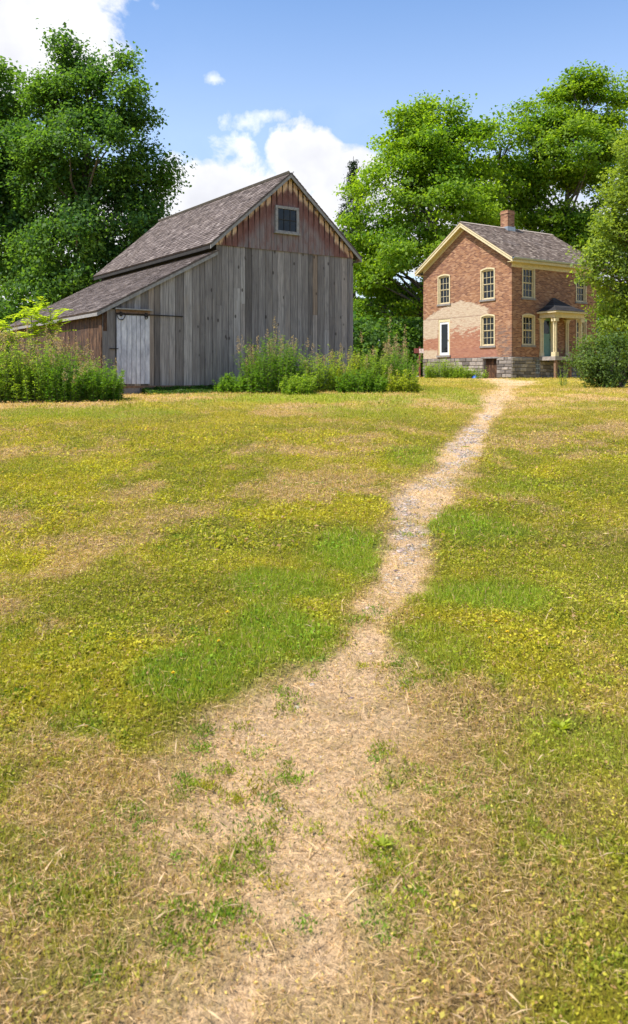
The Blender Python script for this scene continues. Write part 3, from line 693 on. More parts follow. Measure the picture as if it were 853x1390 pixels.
def build_house():
    root = empty('brick_house', (11.17, 47.0, 1.42), R(33.5), 'two storey red brick farmhouse with cream trim, patchy plaster and small porch', 'house')
    Z = lambda z: z + .08
    W, L = 7.55, 7.4; zf = Z(1.17); ridge = Z(9.30); sl = .612
    gab = lambda u, o, z: (-o, u, z); lng = lambda u, o, z: (u, -o, z)
    rzz = lambda y: ridge - .06 - sl * abs(y - W / 2)
    et = rzz(0) - .05
    gh = [(1.31, 2.40, Z(4.55), Z(6.37)), (5.07, 6.13, Z(4.55), Z(6.37)), (1.31, 2.40, Z(1.84), Z(3.66)), (5.07, 6.13, Z(1.36), Z(3.61))]
    lh = [(.86, 1.86, Z(4.55), Z(6.35)), (.86, 1.86, Z(1.84), Z(3.62)), (2.50, 3.55, Z(1.20), Z(3.60)), (5.5, 6.4, Z(4.55), Z(6.35)), (5.5, 6.4, Z(1.84), Z(3.62))]
    mb = MB(); wall_holes(mb, gab, 0, W, zf, et, gh)
    mb.add([gab(0, 0, et), gab(W, 0, et), gab(W, 0, rzz(W)), gab(W / 2, 0, rzz(W / 2)), gab(0, 0, rzz(0))], [(0, 1, 2, 3, 4)])
    for h in gh[:3]: spandrel(mb, gab, h[0], h[1], h[3])
    wall_holes(mb, lng, 0, L, zf, et + .05, lh)
    for h in (lh[0], lh[1], lh[3], lh[4]): spandrel(mb, lng, h[0], h[1], h[3])
    mb.add([(L, 0, zf), (L, W, zf), (L, W, rzz(W)), (L, W / 2, rzz(W / 2)), (L, 0, rzz(0))], [(0, 1, 2, 3, 4)])
    mb.add([(0, W, zf), (L, W, zf), (L, W, et + .05), (0, W, et + .05)], [(0, 1, 2, 3)])
    mb.build('brick_wall', M['brick'], root)
    mb = MB(); mb.box((.32, .32, .1), (L - .32, W - .32, et)); mb.build('dark_interior', M['darkwood_and_shade'], root)  # near-black solid, darkness of the unlit rooms painted as colour
    # stone foundation with a cellar opening and a cellar window
    mb = MB(); ch = (1.15, 2.2, -.3, Z(1.10)); cw = (1.95, 2.3, Z(.2), Z(1.05))
    stones(mb, lambda u, o, z: (-o - .035, u, z), -.03, 1.14, -.35, zf - .02, .21, .25, .62, (), .1); mb.build('stone_foundation', M['stone'], root); mb = MB()
    stones(mb, lambda u, o, z: (-o - .035, u, z), 2.21, W, -.35, zf - .02, .21, .25, .62, (), .1)
    mb.build('stone_foundation', M['stone'], root); mb = MB()
    stones(mb, lambda u, o, z: (u, -o - .035, z), -.03, 1.94, -.35, zf - .02, .21, .25, .62, (), .1); mb.build('stone_foundation', M['stone'], root); mb = MB()
    stones(mb, lambda u, o, z: (u, -o - .035, z), 2.31, L, -.35, zf - .02, .21, .25, .62, (), .1)
    mb.build('stone_foundation', M['stone'], root)
    mb = MB(); wall_holes(mb, lambda u, o, z: (-o + .02, u, z), 0, W, -.35, zf - .004, [ch], .25); wall_holes(mb, lambda u, o, z: (u, -o + .02, z), 0, L, -.35, zf - .004, [cw], .2)
    mb.add([(L, 0, -.3), (L, W, -.3), (L, W, zf), (L, 0, zf)], [(0, 1, 2, 3)]); mb.add([(0, W, -.3), (L, W, -.3), (L, W, zf), (0, W, zf)], [(0, 1, 2, 3)])
    mb.build('mortar_wall', M['sill'], root)
    mb = MB(); mb.box((-.06, .98, Z(1.10)), (.03, 2.36, zf + .012)); mb.build('cellar_lintel', M['sill'], root)
    q = MB(); q.box((.2, 1.15, -.3), (.24, 2.2, Z(1.10)), (.1, 0, 0))
    for i in range(5): q.box((.18, 1.17 + i * .206, -.3), (.2, 1.36 + i * .206, Z(1.08)), (random.random(), 1, 0))
    cd = q.build('cellar_door', M['grey'], root); tag(cd, 'dark brown cellar door in the stone foundation')
    q = MB()
    for i in range(3): q.box((1.97 + i * .12, -.03, Z(.2)), (2.0 + i * .12, 0, Z(1.05)))
    for i in range(4): q.box((1.95, -.028, Z(.25) + i * .24), (2.3, -.004, Z(.28) + i * .24))
    q.build('cellar_window_grille', M['metal'], root)
    # windows and doors
    for h in gh[:3]: window(root, gab, *h)
    for h in (lh[0], lh[1], lh[3], lh[4]): window(root, lng, *h)
    a, b, c, d = gh[3]   # white storm door of the gable side
    q = MB()
    for r in ((a, a + .13, c, d), (b - .10, b, c, d), (a + .13, b - .10, d - .17, d)):
        q.prism([gab(r[0], -.02, r[2]), gab(r[1], -.02, r[2]), gab(r[1], -.02, r[3]), gab(r[0], -.02, r[3])], (.12, 0, 0))
    fr = q.build('door_frame', M['cream'], root)
    q = MB(); x0, x1, z0, z1 = a + .13, b - .10, c + .01, d - .17
    def rr(u0, u1, v0, v1, o=-.05): q.prism([gab(u0, o, v0), gab(u1, o, v0), gab(u1, o, v1), gab(u0, o, v1)], (.04, 0, 0))
    rr(x0, x0 + .12, z0, z1); rr(x1 - .12, x1, z0, z1); rr(x0 + .12, x1 - .12, z0, z0 + .16); rr(x0 + .12, x1 - .12, z1 - .14, z1)
    dr = q.build('door', M['white'], root); tag(dr, 'white storm door with a tall glass pane')
    q = MB(); rr(x0 + .12, x1 - .12, z0 + .16, z1 - .14, -.065); q.build('pane', M['glass'], dr)
    q = MB(); q.tube([gab(x0 + .07, -.05, Z(2.3)), gab(x0 + .07, .01, Z(2.3))], [.025, .03], 8); q.build('handle', M['iron'], dr)
    q = MB(); q.box((-.10, a - .08, c - .12), (.1, b + .08, c - .004)); q.build('door_sill', M['sill'], root)
    a, b, c, d = lh[2]   # porch door
    q = MB()
    for r in ((a, a + .1, c, d), (b - .24, b, c, d), (a + .1, b - .24, d - .12, d)): q.box((r[0], .02, r[2]), (r[1], .14, r[3]))
    q.build('door_frame', M['cream'], root)
    q = MB(); x0, x1 = a + .1, b - .24; q.box((x0, .08, c), (x1, .12, c + 1.35)); q.box((x0, .08, c + 1.35), (x0 + .07, .12, d - .12)); q.box((x1 - .07, .08, c + 1.35), (x1, .12, d - .12)); q.box((x0 + .07, .08, d - .3), (x1 - .07, .12, d - .12))
    q.box((x0 + .1, .07, c + .15), (x1 - .1, .079, c + .6)); q.box((x0 + .1, .07, c + .75), (x1 - .1, .079, c + 1.25))
    dr = q.build('door', M['teal'], root); tag(dr, 'teal green front door under the porch')
    q = MB(); q.box((x0 + .07, .10, c + 1.35), (x1 - .07, .11, d - .3)); q.build('pane', M['glass'], dr)
    q = MB(); q.tube([(x1 - .06, .08, c + 1.0), (x1 - .06, .03, c + 1.0)], [.022, .03], 8); q.build('handle', M['iron'], dr)
    # roof
    og, oe = .38, .40; c1 = 1 / math.hypot(1, sl); S = (W / 2 + oe) / c1
    ez = ridge - sl * (W / 2 + oe)
    shingles('roof', root, M['slate'], (-og, -oe, ez), (1, 0, 0), (0, c1, sl * c1), L + 2 * og, S, .15, (.12, .24))
    shingles('roof', root, M['slate'], (-og, W + oe, ez), (1, 0, 0), (0, -c1, sl * c1), L + 2 * og, S, .15, (.12, .24))
    mb = MB(); mb.bar((-og, W / 2 - .07, ridge + .015), (L + og, W / 2 - .07, ridge + .015), .18, .02, (0, -.5, .85)); mb.bar((-og, W / 2 + .07, ridge + .015), (L + og, W / 2 + .07, ridge + .015), .18, .02, (0, .5, .85))
    mb.build('ridge_cap', M['slate'], root)
    zr = lambda y: ridge - .04 - sl * abs(y - W / 2)
    for sgn in (-1, 1):
        ya, yb = W / 2, (W + oe if sgn > 0 else -oe)
        for xo in (-og, L + og - .03):
            q = MB(); q.prism([(xo, ya, zr(ya) - .24), (xo, yb, zr(yb) - .24), (xo, yb, zr(yb)), (xo, ya, zr(ya))], (.03, 0, 0))
            q.prism([(xo - .03 if xo < 0 else xo + .03, ya, zr(ya) - .075), (xo - .03 if xo < 0 else xo + .03, yb, zr(yb) - .075), (xo - .03 if xo < 0 else xo + .03, yb, zr(yb) - .005), (xo - .03 if xo < 0 else xo + .03, ya, zr(ya) - .005)], (.028, 0, 0))
            q.build('rake_board', M['cream'], root)
        q = MB(); q.prism([(-og + .03, ya, zr(ya) - .10), (-og + .03, yb, zr(yb) - .10), (-og + .03, yb, zr(yb) - .13), (-og + .03, ya, zr(ya) - .13)], (og - .03, 0, 0)); q.build('soffit', M['cream'], root)
        q = MB(); q.prism([(-.03, ya, zr(ya) - .14), (-.03, yb - sgn * oe, zr(yb - sgn * oe) - .14), (-.03, yb - sgn * oe, zr(yb - sgn * oe) - .36), (-.03, ya, zr(ya) - .36)], (.027, 0, 0)); q.build('frieze_board', M['cream'], root)
    for (y0, y1) in ((-oe, -.002), (W + .002, W + oe)):
        q = MB(); q.box((-og + .031, y0, ez - .26), (L + og - .031, y1, ez - .23)); q.build('soffit', M['cream'], root)
        q = MB(); yy = y0 if y0 < 0 else y1 - .03; q.box((-og + .031, yy, ez - .228), (L + og - .031, yy + .03, ez - .03)); q.build('fascia', M['cream'], root)
    q = MB(); q.box((0, -.03, et - .22), (L, -.002, ez - .262)) if ez - .262 > et - .22 else q.box((0, -.03, ez - .5), (L, -.002, ez - .262)); q.build('frieze_board', M['cream'], root)
    q = MB(); g0 = -oe - .03; q.prism([(-og, g0, ez - .12), (-og, g0 - .09, ez - .10), (-og, g0 - .12, ez - .02), (-og, g0 - .1, ez - .01), (-og, g0 - .08, ez - .085), (-og, g0 + .01, ez - .105), (-og, g0 + .01, ez - .02), (-og, g0 + .03, ez - .02)], (L + 2 * og, 0, 0)); q.build('gutter', M['metal'], root)
    # chimney
    q = MB(); cx, cy = 3.65, W / 2
    q.box((cx - .30, cy - .30, ridge - .45), (cx + .30, cy + .30, Z(10.2))); q.box((cx - .335, cy - .335, Z(10.201)), (cx + .335, cy + .335, Z(10.30))); q.box((cx - .30, cy - .30, Z(10.301)), (cx + .30, cy + .30, Z(10.42)))
    chm = q.build('chimney', M['brick'], root)
    q = MB(); q.box((cx - .34, cy - .34, ridge - .4), (cx + .34, cy + .34, ridge + .09)); q.build('flashing', M['metal'], chm)
    # porch
    px0, px1, pd = 2.30, 4.75, 1.2; fz = zf + .0
    q = MB()
    for i in range(9): y = -pd + i * (pd - .05) / 9; q.box((px0 - .08, y, fz - .02), (px1 + .08, y + (pd - .05) / 9 - .008, fz + .02))
    q.box((px0 - .1, -pd - .03, fz - .2), (px1 + .1, -pd - .004, fz + .01)); q.box((px0 - .1, -pd - .003, fz - .2), (px0 - .07, -.04, fz - .022)); q.box((px1 + .07, -pd - .003, fz - .2), (px1 + .1, -.04, fz - .022))
    q.build('porch_floor', M['deck'], root)
    for x in (px0, (px0 + px1) / 2, px1 - .14):
        q = MB(); q.box((x, -pd + .02, -.35), (x + .14, -pd + .16, fz - .2)); q.build('porch_footing_post', M['rust'], root)
    def column(x, y, half=False):
        q = MB(); t = fz + .022; h = Z(3.42); w = .10 if not half else .07
        for dx in (-.075, .075):      # paired slender shafts
            q.box((x + dx - .045, y - .045, t + .25), (x + dx + .045, y + (.045 if not half else .04), h - .22))
            if not half: q.box((x - .045, y + dx - .02 - .0, t + .251), (x + .045, y + dx + .02, h - .221))
        q.box((x - .15, y - (.15 if not half else .06), t), (x + .15, y + (.15 if not half else .045), t + .25))
        q.box((x - .15, y - (.15 if not half else .06), h - .22), (x + .15, y + (.15 if not half else .045), h - .02))
        for s in (-1, 1):
            q.prism([(x + s * .15, y - .03, h - .02), (x + s * .36, y - .03, h - .02), (x + s * .20, y - .03, h - .10), (x + s * .151, y - .03, h - .24)], (0, .06, 0))
        q.build('porch_column', M['cream'], root)
    column(px0 + .12, -pd + .17); column(px1 - .12, -pd + .17); column(px0 + .12, -.05, True); column(px1 - .12, -.05, True)
    q = MB(); h = Z(3.42)
    q.box((px0 - .02, -pd + .04, h), (px1 + .02, -pd + .3, h + .26)); q.box((px0 - .02, -pd + .302, h), (px0 + .22, -.004, h + .26)); q.box((px1 - .22, -pd + .302, h), (px1 + .02, -.004, h + .26))
    q.build('porch_beam', M['cream'], root)
    q = MB(); e = .24; q.box((px0 - e, -pd - e + .02, h + .262), (px1 + e, -.004, h + .36)); q.build('porch_cornice', M['cream'], root)
    q = MB(); xa, xb, ya, zz = px0 - e - .03, px1 + e + .03, -pd - e, h + .365; apx = (px0 + px1) / 2; az = Z(4.67)
    nn = 7   # a hipped roof with a slight bell-cast, in courses
    for i in range(nn):
        t0, t1 = i / nn, (i + 1) / nn
        zf_ = lambda t: zz + (az - zz) * (.55 * t + .45 * t * t)
        A = [(xa + (apx - .1 - xa) * t0, -.004, zf_(t0) + .02), (xa + (apx - .1 - xa) * t0, ya * (1 - t0) - .004, zf_(t0) + .02), (xb + (apx + .1 - xb) * t0, ya * (1 - t0) - .004, zf_(t0) + .02), (xb + (apx + .1 - xb) * t0, -.004, zf_(t0) + .02)]
        B = [(xa + (apx - .1 - xa) * t1, -.004, zf_(t1)), (xa + (apx - .1 - xa) * t1, ya * (1 - t1) - .004, zf_(t1)), (xb + (apx + .1 - xb) * t1, ya * (1 - t1) - .004, zf_(t1)), (xb + (apx + .1 - xb) * t1, -.004, zf_(t1))]
        A0 = [(p[0], p[1], p[2] - .03) for p in A]
        q.add(A + B + A0, [(0, 1, 5, 4), (1, 2, 6, 5), (2, 3, 7, 6), (8, 9, 1, 0), (9, 10, 2, 1), (10, 11, 3, 2)], (random.random(), 0, 0))
    q.add([(xa, -.004, zz - .005), (xa, ya, zz - .005), (xb, ya, zz - .005), (xb, -.004, zz - .005)], [(0, 1, 2, 3)])
    q.build('porch_roof', M['porchroof'], root)
    # iron tie plates
    return root
build_house()

# ------------------------------------------------------------------ trees
def leaf_set(C, N0, size, colors, rs, up=.6, jit=.8, aspect=.75):
    n = len(C)
    N = unit(N0 * (1 - up) + np.array((0, 0, 1)) * up + rs.normal(0, jit, (n, 3)) * .6)
    D = unit(np.cross(N, rs.normal(0, 1, (n, 3)))); D = unit(D + np.array((0, 0, -.25)))
    L = size * rs.uniform(.45, 1.45, n); W = L * aspect * rs.uniform(.7, 1.15, n)
    V, F = leaf_cards(C - D * (L / 2)[:, None], D, N, L, W, .14)
    return V, F, np.repeat(colors, 4, 0)
def tree(name, label, cat, px, Y, lobes, seed, n_clump=110, rc=1.15, sprays=26, leaves=15, size=.24, pal=((.05, .10, .014), (.13, .20, .025)), flat=.45, trunk=.28,
         bark='bark', group=None, mat='leaf', top=None, hollow=.5, leanx=0, forkz=.22, spr=.42, zmin=None):
    rs = np.random.default_rng(seed); rd = random.Random(seed)
    bx = (px - CX) / FPX * Y; bz = gzf(bx, Y)
    root = empty(name, (bx, Y, bz), 0, label, cat, group)
    E = []
    for (lx, ly, rx, ry, dy) in lobes:
        c = P(lx, ly, Y); E.append((c.x - bx, dy, c.z - bz, rx / FPX * Y, ry / FPX * Y))
    vol = np.array([e[3] * e[3] * e[4] for e in E]) ** (2 / 3.); vol /= vol.sum()
    cl = []
    for e, v in zip(E, vol):
        for _ in range(max(2, int(round(v * n_clump)))):
            d = unit(rs.normal(0, 1, (1, 3)))[0]; r = rs.uniform(hollow, 1.06) ** .7; r = r * rs.uniform(1.05, 1.16) if rs.random() < .10 else r
            cl.append((e[0] + d[0] * r * e[3] * .9, e[1] + d[1] * r * e[3] * .9, e[2] + d[2] * r * e[4] * .92))
    cl = np.array(cl)
    if zmin is not None: cl[:, 2] = np.maximum(cl[:, 2], zmin)
    cl[:, 2] = np.maximum(cl[:, 2], rc * .6)
    ctr = cl.mean(0)
    Cs, Ns, Ts = [], [], []
    ca, cb = np.array(pal[0]), np.array(pal[1]); tw = []
    for c in cl:
        r = rc * rs.uniform(.6, 1.25); ns = int(sprays * rs.uniform(.7, 1.2) * (r / rc) ** 2)
        d = unit(rs.normal(0, 1, (ns, 3))); d[:, 2] = d[:, 2] * .75 + .15
        sp = c + d * (r * rs.uniform(.35, 1.05, ns) ** .8)[:, None] * np.array((1, 1, .8))
        tone = rs.uniform(0, 1)
        for q in sp:
            m = int(leaves * rs.uniform(.6, 1.3)); o = np.clip(rs.normal(0, 1, (m, 3)), -1.6, 1.6) * spr * np.array((1, 1, flat)) * rs.uniform(.6, 1.1)
            out = unit((q - ctr)[None] + rs.normal(0, .3, (m, 3)))
            Cs.append(q + o); Ns.append(out)
            k = np.clip(tone * .5 + rs.uniform(0, .35) + rs.uniform(-.15, .35, m), 0, 1)[:, None]
            Ts.append((ca * (1 - k) + cb * k) * rs.uniform(.8, 1.2, (m, 1)))
        for q in sp[:: max(1, ns // 4)]: tw.append((c, q))
    V, F, T = leaf_set(np.concatenate(Cs), np.concatenate(Ns), size, np.concatenate(Ts), rs)
    mesh_np('crown', V, F, M[mat], root, T)
    # trunk and limbs
    mb = MB(); H = cl[:, 2].max() if top is None else top; tr = trunk
    nseg = 9; tp = []; rad = []
    for i in range(nseg + 1):
        t = i / nseg; tp.append(Vector((ctr[0] * t * .8 + rd.uniform(-.12, .12) * (i > 0), ctr[1] * t * .6 + rd.uniform(-.12, .12) * (i > 0), -.3 + (H * .88 + .3) * t))); rad.append(tr * (1.25 if i == 0 else 1) * (1 - t) ** .8 + .03)
    mb.tube(tp, rad, 9)
    def tpt(z):
        for a, b in zip(tp, tp[1:]):
            if a.z <= z <= b.z: return a.lerp(b, (z - a.z) / (b.z - a.z + 1e-6))
        return tp[-1].copy() if z > tp[-1].z else tp[0].copy()
    order = list(range(len(cl))); rd.shuffle(order)
    for i in order[:min(70, len(order))]:
        c = Vector(cl[i]); hd = math.hypot(c.x - ctr[0], c.y - ctr[1])
        z0 = max(H * forkz, min(c.z - hd * rd.uniform(.6, 1.2), H * .82)); z0 = max(.8, min(z0, c.z))
        a = tpt(z0); m = a.lerp(c, .5) + Vector((rd.uniform(-.3, .3), rd.uniform(-.3, .3), rd.uniform(-.1, .5)))
        r0 = tr * .42 * (1 - z0 / H * .7) + .015
        mb.tube([a, a.lerp(m, .5) + Vector((0, 0, rd.uniform(-.1, .15))), m, m.lerp(c, .5), c], [r0, r0 * .8, r0 * .6, r0 * .42, .015], 5)
    for a, b in tw[::2]: mb.tube([a, b], [.016, .006], 3)
    mb.build('trunk', M[bark], root, True)
    return root
maple = ((.08, .19, .018), (.27, .39, .028))
dark = ((.036, .105, .034), (.14, .25, .042))
G = 'big trees round the farmstead'
tree('maple_tree', 'tall dark green tree behind the left end of the barn, its crown in upright tufts', 'tree', 112, 47,
     [(110, 130, 40, 50, 0), (165, 150, 42, 50, -.6), (75, 105, 36, 48, .5), (125, 215, 82, 60, -.5), (195, 245, 42, 45, 0), (214, 235, 18, 32, .2), (190, 175, 14, 30, 0), (165, 100, 12, 22, 0), (75, 62, 14, 20, 0), (130, 95, 14, 30, 0), (70, 240, 60, 60, .4), (150, 310, 75, 55, -.3), (130, 385, 80, 42, .3), (60, 400, 60, 36, .2), (185, 350, 45, 42, 0), (198, 305, 28, 38, 0), (85, 345, 75, 48, .3), (45,170,40,60,.8)],
     11, n_clump=285, rc=.82, sprays=24, leaves=17, size=.20, pal=dark, flat=.9, trunk=.34, group=G)
tree('maple_tree', 'dark green tree cut by the left edge of the photo', 'tree', -30, 50,
     [(-10, 120, 46, 48, 0), (-40, 200, 75, 80, 0), (10, 230, 50, 60, -.5), (-20, 320, 80, 60, 0), (25, 360, 36, 36, .2)],
     12, n_clump=90, rc=1.2, pal=dark, flat=.9, trunk=.36, group=G, size=.27)
tree('maple_tree', 'broad bright green maple between the barn and the house', 'tree', 596, 62,
     [(590, 200, 62, 55, 0), (560, 190, 40, 42, .5), (630, 225, 48, 50, -.5), (540, 270, 65, 55, -.4), (600, 290, 80, 60, -1), (500, 330, 40, 50, 0), (645, 275, 36, 45, .5), (560, 370, 85, 55, -.5), (505, 400, 42, 45, .3), (618, 165, 20, 22, 0), (583, 156, 16, 20, 0), (548, 165, 16, 18, 0), (640, 185, 18, 18, 0)],
     21, n_clump=265, rc=1.0, sprays=24, leaves=17, size=.235, pal=maple, flat=.34, trunk=.36, group=G, spr=.55)
tree('maple_tree', 'tallest maple behind the house, towering over its roof at the right', 'tree', 765, 66,
     [(770, 145, 36, 46, 0), (815, 155, 36, 44, .5), (738, 185, 42, 40, -.3), (780, 215, 72, 48, -1), (722, 245, 36, 34, .4), (702, 262, 22, 38, .2), (835, 225, 40, 60, 0), (788, 104, 15, 22, 0), (845, 125, 14, 18, 0), (812, 122, 14, 18, 0), (715, 150, 14, 18, 0), (728, 290, 42, 30, -.4), (765, 310, 44, 34, .6), (805, 320, 50, 40, -.5)],
     22, n_clump=215, rc=1.05, sprays=24, leaves=17, size=.245, pal=((.075, .18, .018), (.26, .37, .028)), flat=.34, trunk=.38, group=G, spr=.58)
tree('slender_tree', 'thin open tree with sparse leaves between the two big maples', 'tree', 676, 64,
     [(692, 166, 16, 14, 0), (684, 185, 22, 20, 0), (672, 215, 22, 30, 0), (690, 235, 24, 32, 0), (668, 270, 20, 30, .3), (682, 300, 22, 24, 0)],
     23, n_clump=44, rc=1.0, sprays=13, leaves=10, size=.26, pal=maple, flat=.6, trunk=.22, group=G)
tree('boxelder_tree', 'light green fine leaved tree reaching in from the right edge before the house', 'tree', 905, 42,
     [(870, 210, 34, 50, 0), (865, 290, 48, 50, 0), (835, 330, 36, 40, .2), (815, 365, 28, 30, -.2), (845, 400, 36, 38, .2), (890, 380, 50, 60, 0), (835, 440, 30, 26, .5), (880, 470, 40, 30, 0), (808,345,18,18,0), (852, 250, 26, 34, 0)],
     31, n_clump=150, rc=.72, sprays=20, leaves=15, size=.16, pal=((.10, .17, .03), (.30, .38, .06)), flat=.6, trunk=.24, group=G, spr=.30)
def conifer(px, Y, py_top, label, seed):
    rs = np.random.default_rng(seed); c = P(px, py_top, Y); bz = gzf(0, Y); H = c.z - bz
    root = empty('spruce_tree', (c.x, Y, bz), 0, label, 'tree', G); mb = MB(); Cs, Ns = [], []
    mb.tube([(0, 0, -.2), (0, 0, H * .5), (0, 0, H)], [.3, .18, .02], 7)
    z = 1.5
    while z < H - .2:
        for k in range(5):
            a = rs.uniform(0, 6.28); Lb = (H - z) * .26 * rs.uniform(.6, 1.15) + .25
            tip = Vector((math.cos(a) * Lb, math.sin(a) * Lb, z - Lb * .25 + rs.uniform(-.1, .2)))
            mb.tube([(0, 0, z), tip], [.03, .008], 3); m = int(18 + Lb * 34); t = rs.uniform(.2, 1, m)[:, None]
            Cs.append(np.array([0, 0, z]) * (1 - t) + np.array(tip) * t + rs.normal(0, .16, (m, 3)) * np.array((1, 1, .8)) - np.array((0, 0, .1))); Ns.append(rs.normal(0, 1, (m, 3)))
        z += rs.uniform(.28, .45)
    C = np.concatenate(Cs); n = len(C)
    V, F, T = leaf_set(C, unit(np.concatenate(Ns)), .26, np.array((.022, .042, .018)) * rs.uniform(.6, 1.5, (n, 1)), rs, .1, 1, .3)
    mesh_np('crown', V, F, M['leaf'], root, T); mb.build('trunk', M['bark'], root)
conifer(480, 70, 212, 'dark spruce peeking out left of the broad maple', 41)

def shrub(name, label, px, py, Y, w, h, seed, n=16, rc=.45, size=.12, pal=dark, group=None, sprays=22, leaves=13, flat=.8, depth=None, spr=.2, mat='weed', cat='shrub'):
    """leafy shrub standing on the ground: several stems and a crown of leaf sprays"""
    rs = np.random.default_rng(seed); bx = (px - CX) / FPX * Y; bz = gzf(bx, Y); root = empty(name, (bx, Y, bz), 0, label, cat, group)
    W, H = w, h; D = depth or w; cl = []
    for _ in range(n):
        d = unit(rs.normal(0, 1, (1, 3)))[0]; r = rs.uniform(.35, 1) ** .6
        cl.append((d[0] * W / 2 * r * .85, d[1] * D / 2 * r * .85, H * .48 + d[2] * r * H * .46))
    cl = np.array(cl); cl[:, 2] = np.clip(cl[:, 2], rc * .45, H - rc * .5); Cs, Ns, Ts = [], [], []; ca, cb = np.array(pal[0]), np.array(pal[1]); mb = MB()
    for c in cl:
        ns = int(sprays * rs.uniform(.7, 1.2)); d = unit(rs.normal(0, 1, (ns, 3))); sp = c + d * rc * rs.uniform(.3, 1.1, (ns, 1)); tone = rs.uniform(0, .6)
        for q in sp:
            m = int(leaves * rs.uniform(.6, 1.3)); Cs.append(q + rs.normal(0, spr, (m, 3)) * np.array((1, 1, flat))); Ns.append(unit((q - np.array((0, 0, H * .4)))[None] + rs.normal(0, .3, (m, 3))))
            k = np.clip(tone + rs.uniform(0, .5, m), 0, 1)[:, None]; Ts.append((ca * (1 - k) + cb * k) * rs.uniform(.75, 1.25, (m, 1)))
        b = Vector((c[0] * .25, c[1] * .25, -.1)); mb.tube([b, b.lerp(Vector(c), .5) + Vector((0, 0, .15 * H)), Vector(c)], [.035, .022, .008], 4)
    C = np.concatenate(Cs); T = np.concatenate(Ts); N = np.concatenate(Ns); ok = C[:, 2] > .01
    V, F, T = leaf_set(C[ok], N[ok], size, T[ok], rs, .4)
    mesh_np('crown', V, F, M[mat], root, T); mb.build('stem', M['bark'], root)
    return root
def shp(px, py_base, py_top, Y): return (py_base - py_top) / FPX * Y
UG = 'undergrowth behind the buildings'
for (px, Y, w, h, lab, pal) in ((-15, 44, 6, 4.8, 'dark undergrowth bush at the left edge behind the weeds', dark), (50, 48, 5.5, 4.2, 'dark bush beyond the low back corner of the lean-to roof', dark),
                                (492, 56, 4.5, 4.4, 'dark bush just past the right edge of the barn', dark), (535, 60, 5.5, 3.9, 'dark bush in the shade under the broad maple', dark), (575, 66, 5, 5.2, 'dark bush behind the left corner of the house', dark),
                                (838, 62, 6, 5.5, 'green bush behind the right end of the house', maple), (880, 58, 6, 6.5, 'green bush behind the fine leaved tree at the right edge', maple)):
    shrub('understory_bush', lab, px, 0, Y, w, h, int(abs(px)) + 5, 26, 1.0, .28, pal, UG, 18, 13, .8, 4, .4, 'leaf', 'bush')
shrub('lilac_shrub', 'rounded dark green shrub before the porch at the right edge', 832, 0, 30.0, 3.3, 2.0, 77, 38, .36, .085, ((.05, .10, .026), (.15, .22, .05)), None, 24, 15, .9, 2.4, .13)
# far-off wood closing the view
rs = np.random.default_rng(99); n = 60000
xx = rs.uniform(-75, 95, n); top = 7.5 + 4 * fbm(xx * .12, xx * 0, 5, 3) * 1.2; yy = 95 + rs.uniform(-4, 8, n); zz = rs.uniform(0, 1, n) ** .8 * top
gap = vn(xx * .25, zz * .3, 7) > .12
C = np.stack([xx, yy, gz(xx, yy) + zz], 1)[gap]; m = len(C)
V, F, T = leaf_set(C, unit(rs.normal(0, 1, (m, 3)) + (0, -1, .3)), .75, np.array((.035, .07, .015)) * rs.uniform(.6, 2.2, (m, 1)), rs, .4)
wd = mesh_np('far_wood', V, F, M['leaf'], None, T); tag(wd, 'distant band of dark green trees beyond the farmstead', 'wood', kind='stuff')

